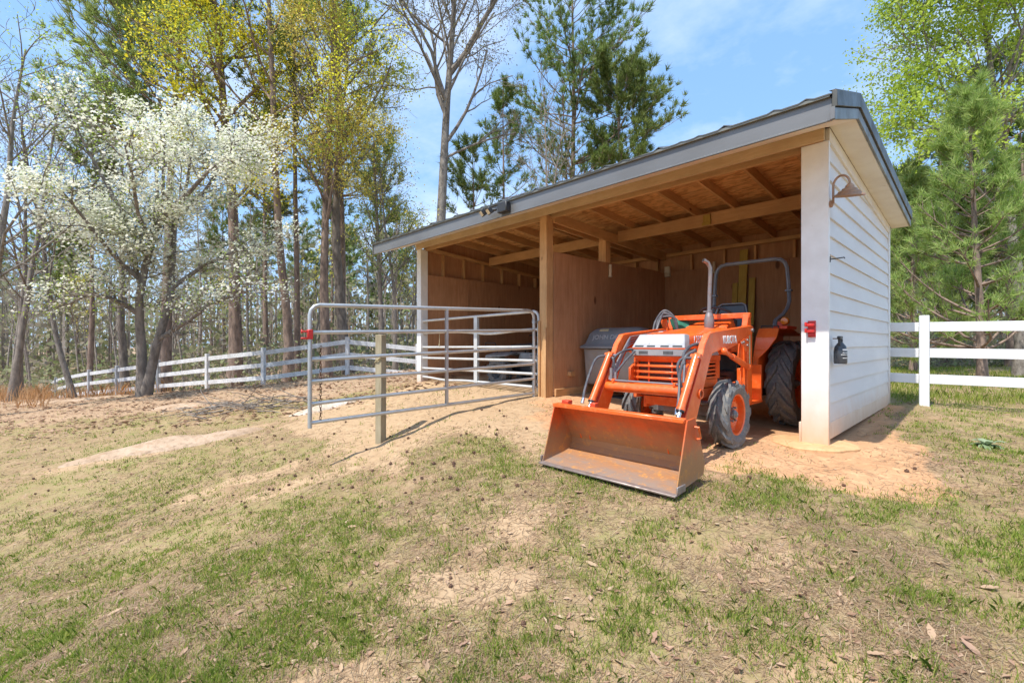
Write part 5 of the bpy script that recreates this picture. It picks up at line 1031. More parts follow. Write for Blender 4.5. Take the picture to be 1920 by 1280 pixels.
def grow(wd, p, d, L, r, lev, maxlev, rg, cfg, tips):
    k = max(3, int(6-lev)); P = bend(p, d, L, k, rg, cfg['wig']*(1+.25*lev), cfg['up'][min(lev, len(cfg['up'])-1)])
    rr = r*np.linspace(1, .45 if lev < maxlev else .25, k+1); wd.tube(P, np.maximum(rr, cfg.get('rmin', .004)), 6 if r > .05 else (4 if r > .015 else 3))
    if lev >= maxlev-1:
        for f in np.linspace(.25, 1, 5 if lev >= maxlev else 3):
            i = f*k; j = min(int(i), k-1); tips.append((P[j]+(P[j+1]-P[j])*(i-j), P[j+1]-P[j]))
    if lev < maxlev:
        n = cfg['n'][lev]; n = int(n + rg.integers(-1, 2))
        for i in range(n):
            f = cfg.get('f0', .3) + (1-cfg.get('f0', .3))*(i+rg.uniform(.2, .9))/n; x = f*k; j = min(int(x), k-1); q = P[j]+(P[j+1]-P[j])*(x-j); dd = P[j+1]-P[j]
            grow(wd, q, off(dd, rg.uniform(*cfg['ang']), rg), L*rg.uniform(*cfg['len'])*(1.12-.5*f), r*rg.uniform(.42, .6)*(1-.35*f), lev+1, maxlev, rg, cfg, tips)
def tree_root(name, label, px, D, group=None, xy=None):
    if xy is None: q = at(px, CY, D); xy = (q[0], q[1])
    return thing(name, label, 'tree', (xy[0], xy[1], g1(*xy)-.05), group)
def broadleaf(name, label, px, D, H, r0, seed, leaf, nleaf, lsize, bark='bark_grey', start=.35, nprim=14, plen=.30, ang=(.6,1.0), lev=3, lean=(0,0), wig=.10, up=(.02,.05,.03,.0), n=(5,5,4), spread=.25, group=None, shape=None, tall=None, limbs=(), az_bias=None, rmin=.006, ltilt=1.0, lnrm=None, trunkwig=.03, cat_leaf='crown', xy=None, aspect=.55, cthr=.40):
    rg = np.random.default_rng(seed); root = tree_root(name, label, px, D, group, xy); wd = Wood(); tips = []
    k = 14; P = [np.zeros(3)]; d = np.array([lean[0], lean[1], 1.0]); d /= np.linalg.norm(d)
    for i in range(k):
        d = d + np.array([*(rg.normal(size=2)*trunkwig), .03]); d /= np.linalg.norm(d); P.append(P[-1]+d*H/k)
    P = np.array(P); f = np.linspace(0, 1, k+1); rr = r0*(1-.82*f**1.1)*(1+.45*np.exp(-f*22)); rr = np.maximum(rr, .012); wd.tube(P, rr, 9)
    cfg = dict(wig=wig, up=up, n=[0]+list(n), ang=(.5,.95), len=(.45,.68), rmin=rmin)
    for i in range(nprim):
        t = start + (1-start)*(i+rg.uniform(0, .8))/nprim; x = min(t*k, k-.01); j = int(x); q = P[j]+(P[j+1]-P[j])*(x-j)
        az = i*2.4 + rg.uniform(-.5, .5) if az_bias is None or rg.random() > az_bias[1] else az_bias[0]+rg.normal()*.6
        a_ = rg.uniform(*ang); dd = np.array([math.cos(az)*math.sin(a_), math.sin(az)*math.sin(a_), math.cos(a_)])
        s_ = (1-.65*((t-start)/(1-start))**1.5) if shape is None else shape((t-start)/(1-start))
        grow(wd, q, dd, plen*H*s_*rg.uniform(.75, 1.15), max(.02, rr[j]*rg.uniform(.38, .55)), 1, lev, rg, cfg, tips)
    for (t, az, a_, Lm, rm) in limbs:
        x = t*k; j = int(x); q = P[j]+(P[j+1]-P[j])*(x-j); grow(wd, q, np.array([math.cos(az)*math.sin(a_), math.sin(az)*math.sin(a_), math.cos(a_)]), Lm, rm, 1, lev, rg, cfg, tips)
    wd.build('trunk', M[bark], root)
    if nleaf:
        tp = np.array([t[0] for t in tips]); td = vnorm(np.array([t[1] for t in tips])); idx = rg.integers(0, len(tp), nleaf)
        cl = rg.random(len(tp)) ; dn = fbm(tp[:, 0]*1.3+tp[:, 2]*.9+seed, tp[:, 1]*1.3+tp[:, 2]*1.7, .55, 3, seed % 8); idx = idx[(cl[idx] < .75) & (rg.random(len(idx)) < np.clip((dn[idx]-cthr)*6, .04, 1))]
        C = tp[idx] + rg.normal(size=(len(idx), 3))*spread*np.array([1, 1, .7]); C = C[C[:, 2] > .4]
        np_mesh(cat_leaf, leaves(C, lsize, rg, lnrm, ltilt, aspect), 4, M[leaf], root)
    return root
def pine(name, label, px, D, H, r0, seed, start=.45, blen=.2, nwh=16, per=4, tuft=14, nl=.3, nw=.03, mat='needle', bark='bark_pine', lean=(0,0), az_bias=None, droop=0.0, group=None, top=.25, xy=None, upc=.10, sub=5, gap=.0, trunkwig=.012, conic=False):
    rg = np.random.default_rng(seed); root = tree_root(name, label, px, D, group, xy); wd = Wood(); TC = []; TD = []
    k = 16; P = [np.zeros(3)]; d = np.array([lean[0], lean[1], 1.0]); d /= np.linalg.norm(d)
    for i in range(k):
        d = d + np.array([*(rg.normal(size=2)*trunkwig), .012]); d /= np.linalg.norm(d); P.append(P[-1]+d*H/k)
    P = np.array(P); f = np.linspace(0, 1, k+1); rr = np.maximum(r0*(1-.85*f)*(1+.35*np.exp(-f*25)), .015); wd.tube(P, rr, 9)
    for w_ in range(nwh):
        u = (w_+rg.uniform(0, .6))/nwh; t = start + (1-start)*u
        if rg.random() < gap: continue
        for b_ in range(per + int(rg.integers(-1, 2))):
            t2 = min(.995, t + rg.normal()*.008); x = min(t2*k, k-.01); j = int(x); q = P[j]+(P[j+1]-P[j])*(x-j)
            az = rg.uniform(0, 2*np.pi) if az_bias is None or rg.random() > az_bias[1] else az_bias[0] + rg.normal()*.55
            sh = (1-u*(1-top)) if conic else (math.sin(math.pi*min(1, .22+.78*u))**.7*.85+.15 if u < .95 else top)
            Lb = blen*H*sh*rg.uniform(.55, 1.1); el = rg.uniform(.0, .35)+.5*u - droop
            dd = np.array([math.cos(az)*math.cos(el), math.sin(az)*math.cos(el), math.sin(el)]); B = bend(q, dd, Lb, 5, rg, .10, upc); rb = max(.012, min(rr[j]*.42, .022*Lb)); wd.tube(B, rb*np.linspace(1, .25, 6), 4)
            for s_ in range(sub+2):
                fx = .35 + .65*(s_+rg.random())/(sub+2); x2 = fx*5; j2 = min(int(x2), 4); q2 = B[j2]+(B[j2+1]-B[j2])*(x2-j2); d2 = vnorm(B[j2+1]-B[j2])
                if s_ >= sub+1: e = B[-1]; dt = d2
                else:
                    dt = off(d2, rg.uniform(.45, 1.0), rg); dt[2] += .25; dt /= np.linalg.norm(dt); Ls = Lb*rg.uniform(.14, .36); S = bend(q2, dt, Ls, 3, rg, .08, .14); wd.tube(S, np.array([1,.8,.6,.4])*max(.006, rb*.4), 3); e = S[-1]; dt = vnorm(S[-1]-S[-2]); TC.append((S[1]+S[2])/2); TD.append(dt)
                TC.append(e); TD.append(dt)
    TC.append(P[-1]); TD.append(np.array([0,0,1.0])); wd.build('trunk', M[bark], root)
    np_mesh('crown', needles(np.array(TC), np.array(TD), rg, tuft, nl, nw), 3, M[mat], root)
    return root
PI = math.pi
# direction helper: azimuth (in the ground plane) pointing to the photo's left / right / away
AZ_L = math.atan2(-_s[0]*1.0*(1), -(-_u[0])) ; AZ_R = AZ_L + PI; AZ_F = math.atan2(_s[1], -_u[1]); AZ_N = AZ_F + PI
# --- the flowering dogwood in front of the fence, two stems from one stool
def dogwood():
    rg = np.random.default_rng(11); root = tree_root('dogwood', 'white flowering dogwood with a forked trunk in front of the long fence', 265, 14.0); root['label'] = 'white flowering dogwood with a forked trunk in front of the long fence'
    wd = Wood(); tips = []; rv = np.array([-_u[0], _s[0], 0]); up = np.array([0,0,1.0]); fw = np.array([-_u[1], _s[1], 0])
    def W2(pts): return np.array([rv*(a*1.04 if a > 0 else a*.64) + up*(b if b < 2.5 else 2.5+(b-2.5)*1.14) + fw*c for a, b, c in pts])
    st = [([(0.05,0,0),(.0,.6,.02),(-.05,1.5,.05),(-.08,2.2,.0),(.02,3.0,-.1),(.22,3.9,-.1),(.38,4.6,.0),(.55,5.6,.1),(.6,7.4,.1)], [.20,.145,.125,.115,.10,.09,.075,.055,.02]),
          ([(.12,0,.0),(.30,.7,-.05),(.5,1.5,-.1),(.72,2.3,-.1),(.78,3.0,.1),(.70,3.9,.3),(.62,5.0,.5),(.85,6.2,.7),(1.0,7.6,.8)], [.18,.13,.115,.11,.095,.08,.065,.045,.02]),
          ([(.55,1.75,-.1),(1.0,2.0,-.2),(1.6,2.35,-.3),(2.2,2.7,-.4),(2.9,2.95,-.6),(3.5,3.1,-.7)], [.075,.07,.06,.05,.035,.02]),
          ([(.25,4.6,0),(.9,5.2,-.2),(1.6,5.6,-.4),(2.4,6.3,-.5),(3.3,6.6,-.6)], [.09,.08,.06,.045,.02]),
          ([(-.08,2.5,0),(-.4,2.75,-.2),(-1.0,2.95,-.4),(-1.7,3.0,-.6),(-2.4,2.75,-.7)], [.08,.07,.055,.04,.02]),
          ([(.02,3.2,0),(-.6,3.9,.2),(-1.3,4.6,.3),(-2.1,5.0,.4),(-3.0,5.4,.5)], [.07,.065,.05,.04,.02]),
          ([(.2,4.0,0),(-.3,4.9,-.3),(-.9,5.8,-.5),(-1.5,6.6,-.7),(-2.0,7.3,-.8)], [.075,.06,.05,.035,.02]),
          ([(.38,4.8,0),(.1,5.8,.5),(-.4,6.8,.9),(-.7,7.7,1.0)], [.07,.05,.035,.02]),
          ([(.6,5.2,.5),(1.3,6.0,.8),(1.9,7.0,1.0),(2.4,7.8,1.0)], [.07,.05,.035,.02]),
          ([(.75,3.2,.1),(1.4,3.9,.6),(2.2,4.4,1.0),(3.1,4.7,1.2)], [.07,.055,.04,.02]),
          ([(.0,3.4,.0),(-.3,4.0,-.8),(-.5,4.7,-1.5),(-.7,5.3,-2.1)], [.06,.05,.04,.02]), ([(.3,4.4,.0),(.6,5.0,-.9),(1.0,5.7,-1.6),(1.3,6.2,-2.2)], [.06,.05,.04,.02])]
    cfg = dict(wig=.14, up=(.0,.02,.0,.0), n=[0,6,5,4], ang=(.45,.95), len=(.5,.75), rmin=.005, f0=.2)
    for i, (p, r) in enumerate(st):
        P = W2(p); wd.tube(P, np.array(r), 8)
        m_ = len(P)-1; lo = 4 if i < 2 else 1
        for j in range(lo, m_+1):
            for _ in range(4 if i < 2 else 4 + (j == m_)*2):
                dd = off(vnorm(P[j]-P[j-1]), rg.uniform(.4, 1.1), rg); dd[2] = dd[2]*.6+.12; dd /= np.linalg.norm(dd); q = P[j]*(1-.0)+0; grow(wd, q - (P[j]-P[j-1])*rg.uniform(0, .9), dd, rg.uniform(.6, 1.25), .020, 2, 4, rg, dict(cfg, n=[0,0,4,4]), tips)
    wd.build('trunk', M['bark_dark'], root); tp = np.array([t[0] for t in tips])
    keep = (tp[:, 2] > 2.4); tp = tp[keep]
    # sprays lie in flat tiers
    n = 56000; idx = rg.integers(0, len(tp), n); dens = fbm(tp[:, 0]*1.0+tp[:, 2]*.6, tp[:, 1]+tp[:, 2]*1.3, .8, 3, 4); ok = rg.random(n) < np.clip((dens[idx]-.25)*3.2, .12, 1); ok &= rg.random(n) < np.clip((tp[idx][:, 2]-2.4)/2.4, .08, 1); C = tp[idx][ok] + rg.normal(size=(ok.sum(), 3))*np.array([.24,.24,.07])
    np_mesh('blossom', leaves(C, .080, rg, np.array([-.0,-.3,1.0]), .55, .95), 4, M['blossom'], root)
    idx = rg.integers(0, len(tp), 7000); C = tp[idx] + rg.normal(size=(7000, 3))*.16; np_mesh('crown', leaves(C, .06, rg), 4, M['leaf_lime'], root)
dogwood()
# --- the big trees along the fence, left to right
pine('pine_tree', 'tall dark green pine leaning left above the dogwood', 308, 21.5, 18.5, .26, 21, .58, .36, 14, 5, 24, .42, .045, 'needle_young', az_bias=(AZ_L,.6), upc=.09, sub=8)
broadleaf('oak_tree', 'tall tree with yellow spring leaves behind the dogwood', 440, 21.0, 22.0, .28, 222, 'leaf_yellow', 64000, .115, 'bark_pine', .36, 30, .165, (.75,1.25), 3, spread=.36, az_bias=(AZ_N+.5,.35), up=(.02,.02,.0), cthr=.34)
broadleaf('maple_tree', 'tall rough barked tree with yellow green foliage next to a thin twin trunk', 541, 20.0, 22.0, .19, 23, 'leaf_lime', 36000, .11, 'bark_pine', .42, 22, .22, (.7,1.2), 3, spread=.35, cthr=.35)
pine('pine_tree', 'slim brown trunked pine just right of the rough barked tree', 557, 21.5, 20.0, .15, 24, .55, .16, 9, 4, 14, .40, .05)
broadleaf('oak_tree', 'tree hung with golden catkins left of the gate post', 612, 20.0, 15.0, .22, 25, 'leaf_gold', 28000, .09, 'bark_pine', .42, 18, .24, (.5,1.1), 3, spread=.36, ltilt=1.0, trunkwig=.02, cthr=.37)
broadleaf('maple_tree', 'crooked tree with mixed green and yellow leaves behind the open gate', 655, 21.0, 20.0, .23, 26, 'leaf_yellow', 20000, .10, 'bark_dark', .38, 17, .22, (.6,1.1), 3, spread=.34, trunkwig=.05)
pine('pine_tree', 'dark pine whose boughs fill the gap above the golden catkins', 640, 26.0, 21.0, .22, 27, .45, .19, 13, 4, 15, .45, .055)
broadleaf('oak_tree', 'small tree with gold green leaves and a slim dark trunk', 716, 20.0, 10.5, .13, 28, 'leaf_gold', 13000, .085, 'bark_dark', .30, 16, .24, (.4,.9), 3, spread=.32)
broadleaf('oak_tree', 'slim dark trunked small tree nearest the left shed corner', 741, 19.5, 8.5, .10, 29, 'leaf_green', 8000, .085, 'bark_dark', .30, 14, .24, (.4,.9), 3, spread=.30)
broadleaf('sweetgum_tree', 'big grey trunked tree with bare spreading limbs above the shed roof', 820, 20.0, 21.0, .26, 30, 'leaf_bud', 26000, .085, 'bark_grey', .50, 20, .24, (.45,.9), 4, spread=.22, n=(5,4,4), limbs=((.47,AZ_R,.75,4.4,.09),(.53,AZ_L,.55,5.0,.10),(.56,AZ_L+.5,.5,5.2,.09),(.62,AZ_R-.1,.62,6.0,.13),(.44,AZ_R+.3,.9,3.4,.06)), trunkwig=.012)
pine('pine_tree', 'small pine with a pinkish trunk just right of the big grey tree', 884, 23.0, 10.8, .11, 31, .42, .22, 10, 4, 14, .34, .04, gap=.12)
pine('pine_tree', 'thin ragged pine between the small pink trunked pine and the bare pale tree', 944, 26.0, 15.5, .13, 32, .38, .16, 13, 4, 13, .38, .045, gap=.2)
broadleaf('bare_tree', 'slender bare pale tree in front of the tall pines', 1021, 19.5, 11.5, .075, 33, 'leaf_bud', 500, .08, 'twig', .40, 13, .26, (.3,.7), 3, spread=.15)
broadleaf('bare_tree', 'leaning bare tree rising over the middle of the roof', 985, 18.5, 9.5, .07, 34, 'leaf_bud', 500, .08, 'twig', .40, 13, .26, (.3,.8), 3, spread=.15, lean=(.12,.1))
pine('pine_tree', 'tallest broad pine behind the shed reaching the top of the picture', 1070, 27.0, 23.5, .22, 35, .42, .215, 18, 5, 20, .38, .045, gap=.10, sub=8)
pine('pine_tree', 'rounded pine standing alone against the blue sky', 1166, 25.0, 15.6, .14, 36, .58, .225, 12, 6, 24, .36, .042, sub=8, top=.7)
# --- right hand side
pine('pine_tree', 'bushy young pine behind the clean white fence', 1842, 12.0, 7.9, .11, 41, .10, .33, 16, 5, 20, .27, .019, 'needle_young', conic=True, upc=.13, sub=6, top=.12, droop=.05)
pine('pine_tree', 'second young pine half hidden by the shed and the bushy one', 1712, 17.0, 7.2, .11, 42, .08, .34, 15, 5, 22, .32, .024, 'needle_young', conic=True, upc=.12, sub=5, top=.15)
broadleaf('sweetgum_tree', 'tall tree with fresh lime leaves in the upper right corner', 1915, 15.0, 15.0, .17, 43, 'leaf_lime', 90000, .115, 'bark_grey', .34, 24, .36, (.5,1.05), 3, spread=.28, az_bias=(AZ_L,.45))
pine('pine_tree', 'dark young pine at the edge of the wood behind the right fence', 1770, 22.0, 9.0, .14, 44, .15, .28, 13, 5, 18, .38, .035, conic=True, top=.2)
pine('pine_tree', 'dark trunked pine behind the right fence near the frame edge', 1898, 19.0, 13.0, .19, 45, .35, .22, 12, 5, 16, .40, .045)
# --- far left
broadleaf('bare_tree', 'dark leaning bare tree at the far left beside the orange grass', 22, 17.0, 12.5, .12, 51, 'leaf_bud', 1600, .10, 'bark_dark', .32, 15, .30, (.45,.95), 3, spread=.2, lean=(-.06,.1))
broadleaf('bare_tree', 'straight dark bare tree near the left edge of the picture', 36, 19.0, 11.5, .115, 52, 'leaf_bud', 1400, .10, 'bark_dark', .34, 14, .28, (.45,.95), 3, spread=.2)
broadleaf('bare_tree', 'grey bare tree bowed to the left at the start of the fence', 138, 20.5, 13.0, .115, 53, 'leaf_bud', 1500, .10, 'bark_grey', .36, 14, .27, (.4,.9), 3, spread=.2, lean=(-.16,-.16), trunkwig=.04)
pine('pine_tree', 'straight slim dark pine trunk left of the dogwood', 168, 24.0, 14.0, .15, 54, .55, .16, 8, 4, 13, .42, .05)
broadleaf('bare_tree', 'thick dark bare trunk close behind the dogwood', 237, 23.0, 12.0, .2, 55, 'leaf_bud', 1500, .11, 'bark_dark', .40, 13, .26, (.4,.9), 3, spread=.2)
broadleaf('sweetgum_tree', 'tree with thin pale green leaves reaching in from the left edge', -40, 12.5, 10.5, .12, 56, 'leaf_lime', 6000, .06, 'bark_grey', .30, 16, .36, (.6,1.15), 3, spread=.24, az_bias=(AZ_R,.5))
# --- the wood behind: a few kinds, each copied many times
protos = [
    broadleaf('bare_tree', 'x', 470, 27, 11.0, .10, 61, 'leaf_bud', 350, .12, 'bark_far', .35, 12, .24, (.35,.8), 3, spread=.2, n=(4,4,3)),
    broadleaf('bare_tree', 'x', 345, 28, 9.0, .07, 62, 'leaf_bud', 300, .12, 'bark_far', .30, 12, .26, (.35,.8), 3, spread=.2, n=(4,3,3)),
    broadleaf('slim_tree', 'x', 585, 27, 8.5, .07, 63, 'leaf_gold', 900, .16, 'bark_far', .30, 12, .24, (.4,.9), 3, spread=.3, n=(4,3,3)),
    broadleaf('slim_tree', 'x', 690, 30, 9.5, .09, 64, 'leaf_green', 900, .17, 'bark_grey', .28, 12, .26, (.4,.9), 3, spread=.3, n=(4,3,3)),
    pine('pine_tree', 'x', 500, 30, 17.0, .19, 65, .55, .15, 9, 4, 10, .5, .07),
    pine('pine_tree', 'x', 1680, 30, 12.0, .15, 66, .40, .18, 9, 4, 10, .5, .07)]
PL = [('slender pale bare tree in the wood behind the fences', 'pale bare trees in the wood'), ('thin dark bare tree in the wood behind the fences', 'dark bare trees in the wood'), ('thin tree with gold young leaves in the wood behind the fences', 'gold leaved trees in the wood'),
      ('thin tree with green young leaves in the wood behind the fences', 'green leaved trees in the wood'), ('tall straight pine standing deep in the wood', 'tall pines deep in the wood'), ('mid sized pine standing at the back of the wood', 'mid sized pines at the back of the wood')]
for o, (lb, gr) in zip(protos, PL): o['label'] = lb; o['group'] = gr
rg = np.random.default_rng(99); used = []
def far_ok(x, y): return all((x-a)**2+(y-b)**2 > 1.4**2 for a, b in used)
def scatter(n, pxr, dr, kinds, hs=(.75,1.25)):
    c = 0; tries = 0
    while c < n and tries < n*30:
        tries += 1; px = rg.uniform(*pxr); D = rg.uniform(*dr); q = at(px, CY, D)
        if not far_ok(q[0], q[1]): continue
        used.append((q[0], q[1])); kd = int(rg.choice(kinds)); c += 1
        o = copy_tree(protos[kd]); s_ = rg.uniform(*hs); o.location = (q[0], q[1], g1(q[0], q[1])-.05); o.scale = (s_*rg.uniform(.85,1.15),)*2 + (s_,); o.rotation_euler = (0, 0, rg.uniform(0, 6.28))
scatter(24, (-60, 790), (26, 40), [0,0,1,1,1,2,3,4]); scatter(36, (-120, 790), (40, 66), [0,1,2,3,4,4,5])
scatter(26, (1640, 2000), (21, 34), [0,1,1,3,5,5]); scatter(22, (1640, 2020), (34, 60), [0,1,3,4,5]); scatter(12, (790, 1300), (30, 45), [0,0,2,3], (.7,1.0))
# --- what lies beyond and below: one hazy mass of far wood and undergrowth
def far_mass():
    rg = np.random.default_rng(5); V = []; 
    n = 800; px = rg.uniform(-250, 2150, n); D = rg.uniform(34, 85, n); q = np.array([at(a, CY, b) for a, b in zip(px, D)]); z = G(q[:, 0], q[:, 1]); H = rg.uniform(5, 11, n)*(1+.3*(D > 55))
    low = (px > 780) & (px < 1640); H = np.where(low, H*.8, H)
    w = rg.uniform(.05, .16, n); rx, ry = -_u[0], _s[0]
    for s_ in range(2):
        an = s_*PI/2; ax = np.cos(an)*rx - np.sin(an)*ry; ay = np.sin(an)*rx + np.cos(an)*ry; ln = rg.normal(size=n)*.25
        A = np.stack([q[:, 0]-ax*w, q[:, 1]-ay*w, z-.2], 1); B = np.stack([q[:, 0]+ax*w, q[:, 1]+ay*w, z-.2], 1); T = np.stack([q[:, 0]+ln+ax*w*.3, q[:, 1]+ay*w*.3, z+H], 1); U = np.stack([q[:, 0]+ln-ax*w*.3, q[:, 1]-ay*w*.3, z+H], 1)
        V.append(np.stack([A, B, T, U], 1).reshape(-1, 3))
    tag(np_mesh('far_stems', np.concatenate(V), 4, M['bark_far']), kind='stuff')
    L_ = []
    for npt, dr, hr, sz in ((62000, (34, 95), (0, 10.5), .50), (16000, (24, 60), (0, 2.2), .34)):
        px = rg.uniform(-300, 2200, npt); D = rg.uniform(*dr, npt); q = np.array([at(a, CY, b) for a, b in zip(px, D)]); z = G(q[:, 0], q[:, 1])
        h = hr[0] + (hr[1]-hr[0])*rg.random(npt)**1.15*(.55+.9*fbm(q[:, 0], q[:, 1], .12, 3, 1)); keep = ~((px > 800) & (px < 1600) & (h > 5)); C = np.stack([q[:, 0], q[:, 1], z+h], 1)[keep]; L_.append(leaves(C, sz, rg, aspect=.7))
    tag(np_mesh('far_foliage', np.concatenate(L_), 4, M['far_leaf']), kind='stuff')
    # brambles and twigs just behind the fences
    B_ = []
    for npt, pxr, dr, hr, sz in ((5200, (-80, 800), (19.5, 26), 1.6, .16), (5200, (1650, 2000), (19, 24), 1.5, .16)):
        px = rg.uniform(*pxr, npt); D = rg.uniform(*dr, npt) + np.where(px < 400, (400-px)*.018, 0); q = np.array([at(a, CY, b) for a, b in zip(px, D)]); z = G(q[:, 0], q[:, 1]); h = hr*rg.random(npt)**1.6*np.clip((fbm(q[:, 0], q[:, 1], .5, 3, 2)-.3)*3, .1, 1.5); B_.append(leaves(np.stack([q[:, 0], q[:, 1], z+h], 1), sz, rg))
    tag(np_mesh('undergrowth', np.concatenate(B_), 4, M['far_leaf']), kind='stuff')
    tw = Wood()
    for _ in range(800):
        left = rg.random() < .6; px = rg.uniform(-60, 800) if left else rg.uniform(1650, 1990); D = (rg.uniform(19.5, 27) + (max(0, 400-px)*.018 if left else 0)); q = at(px, CY, D); p = np.array([q[0], q[1], g1(q[0], q[1])]); d = vnorm(rg.normal(size=3)*np.array([.7,.7,.3]) + np.array([0,0,.8])); tw.tube(bend(p, d, rg.uniform(.8, 2.6), 4, rg, .22, -.04), np.linspace(1, .3, 5)*rg.uniform(.008, .018), 3)
    root = thing('brushwood', 'x', 'brush'); o = tw.build('brushwood', M['twig'], root); o.parent = None; bpy.data.objects.remove(root); tag(o, kind='stuff')
far_mass()
# ------------------------------------------------------------------ ground cover
rg = np.random.default_rng(7)
FOOT = [(-8.0,-.05,-.05,4.3)]
def fan(n, dmin, dmax, pw, lat=1.5):
    """ground points in front of the camera, denser nearby"""
    u = rg.random(n); D = (dmin**(1-pw) + u*(dmax**(1-pw)-dmin**(1-pw)))**(1/(1-pw)); t = rg.uniform(-lat, lat, n)
    x = CAM[0] + (-_u[0])*D*t + (-_u[1])*D; y = CAM[1] + _s[0]*D*t + _s[1]*D
    return x, y, D
def blades(x, y, z, h, w, lean, bendk=.5):
    n = len(x); a = rg.uniform(0, 2*np.pi, n); dx, dy = np.cos(a), np.sin(a); b = rg.uniform(0, 2*np.pi, n); lx, ly = np.cos(b)*lean*h, np.sin(b)*lean*h
    P0 = np.stack([x-dx*w/2, y-dy*w/2, z], 1); P1 = np.stack([x+dx*w/2, y+dy*w/2, z], 1)
    M1 = np.stack([x+dx*w*.35+lx*.35, y+dy*w*.35+ly*.35, z+h*.6], 1); M0 = np.stack([x-dx*w*.35+lx*.35, y-dy*w*.35+ly*.35, z+h*.6], 1); T = np.stack([x+lx, y+ly, z+h*np.sqrt(np.maximum(.1, 1-lean**2*bendk))], 1)
    return P0, P1, M1, M0, T
def grass():
    tufts = 120000; x, y, D = fan(tufts, .9, 15, 1.3); o_, s_, g_, f_ = masks(x, y)
    inside = (x > -7.7) & (x < .05) & (y > -.03) & (y < 4.2); hf = sm(fbm(x, y, 3.5, 4, 4), .38, .62); keep = (rg.random(tufts) < np.clip(g_**1.25*.95*(.12+1.0*hf), 0, 1)) & ~inside
    extra = []
    for (px, py, r_, n_) in ((790,1185,.10,50),(1527,1075,.09,40),(995,880,.22,22),(950,865,.2,20),(1060,945,.12,16),(1020,850,.10,16),(895,842,.10,14),(805,800,.12,12),(1345,905,.28,40),(1400,905,.3,36),(1470,915,.35,34),(1540,930,.3,26),(1290,925,.10,12),(1440,945,.2,18),(955,880,.2,16),(1380,880,.15,20),(735,818,.1,16),(1110,900,.05,8),(620,850,.3,12),(1700,780,.2,10),(850,730,.15,10)):
        p = at_ground(px, py); extra.append(np.c_[p[0]+rg.normal(size=n_)*r_, p[1]+rg.normal(size=n_)*r_])
    e = np.concatenate(extra); x = np.r_[x[keep], e[:, 0]]; y = np.r_[y[keep], e[:, 1]]; D = depth(x, y)
    per = np.where(D < 3, 8, np.where(D < 6, 7, 5)); X = np.repeat(x, per); Y = np.repeat(y, per); Dd = np.repeat(D, per); n = len(X)
    sp = .008 + .004*Dd; X = X + rg.normal(size=n)*sp; Y = Y + rg.normal(size=n)*sp; Z = G(X, Y) - .006
    h = rg.uniform(.016, .055, n)*(.75+.7*np.repeat(rg.random(len(x))**4, per)); w = np.clip(.0014+.0009*Dd, .0022, .010); lean = rg.uniform(.15, .8, n)
    P0, P1, M1, M0, T = blades(X, Y, Z, h, w, lean)
    q = np.stack([P0, P1, M1, T, M0], 1).reshape(-1, 3); tag(np_mesh('grass', q, 5, M['grass']), kind='stuff')
    # taller meadow grass behind the right fence
    n = 26000; px = rg.uniform(1640, 2000, n); D = rg.uniform(7.4, 20, n); q = np.array([at(a, CY, b) for a, b in zip(px, D)]); x, y = q[:, 0], q[:, 1]; ok = (y > 4.15) & (rg.random(n) < np.clip((fbm(x, y, .5, 3, 6)-.25)*2.4, .05, 1)); x, y, D = x[ok], y[ok], D[ok]
    n = len(x); h = rg.uniform(.05, .16, n); P0, P1, M1, M0, T = blades(x, y, G(x, y)-.01, h, np.clip(.001*D, .006, .02), rg.uniform(.1, .6, n)); tag(np_mesh('meadow_grass', np.stack([P0, P1, M1, T, M0], 1).reshape(-1, 3), 5, M['grass']), kind='stuff')
grass()
def flat_bits(x, y, ln, w, mat, name, up=.006, tip=.25):
    n = len(x); a = rg.uniform(0, 2*np.pi, n); dx, dy = np.cos(a)*ln/2, np.sin(a)*ln/2; nx, ny = -np.sin(a)*w/2, np.cos(a)*w/2; xa, ya, xb, yb = x-dx, y-dy, x+dx, y+dy
    za = G(xa, ya)+rg.uniform(.001, up, n); zb = G(xb, yb)+rg.uniform(.001, up, n) + (rg.random(n) < tip)*rg.uniform(0, .4, n)*ln
    q = np.stack([np.stack([xa-nx, ya-ny, za], 1), np.stack([xa+nx, ya+ny, za], 1), np.stack([xb+nx, yb+ny, zb], 1), np.stack([xb-nx, yb-ny, zb], 1)], 1).reshape(-1, 3); return tag(np_mesh(name, q, 4, M[mat]), kind='stuff')
def straw():
    n = 430000; x, y, D = fan(n, .9, 15, 1.4); o_, s_, g_, f_ = masks(x, y); inside = (x > -7.7) & (x < .05) & (y > .3); d = fbm(x, y, 1.4, 4, 5)
    keep = (rg.random(n) < (1-.82*o_)*(1-.55*s_)*np.clip((d-.25)*2.6, .12, 1)) & ~inside; x, y, D = x[keep], y[keep], D[keep]
    flat_bits(x, y, rg.uniform(.015, .085, len(x))*(.8+.05*D), np.clip(.0010+.0006*D, .0016, .008), 'straw', 'dry_straw')
straw()
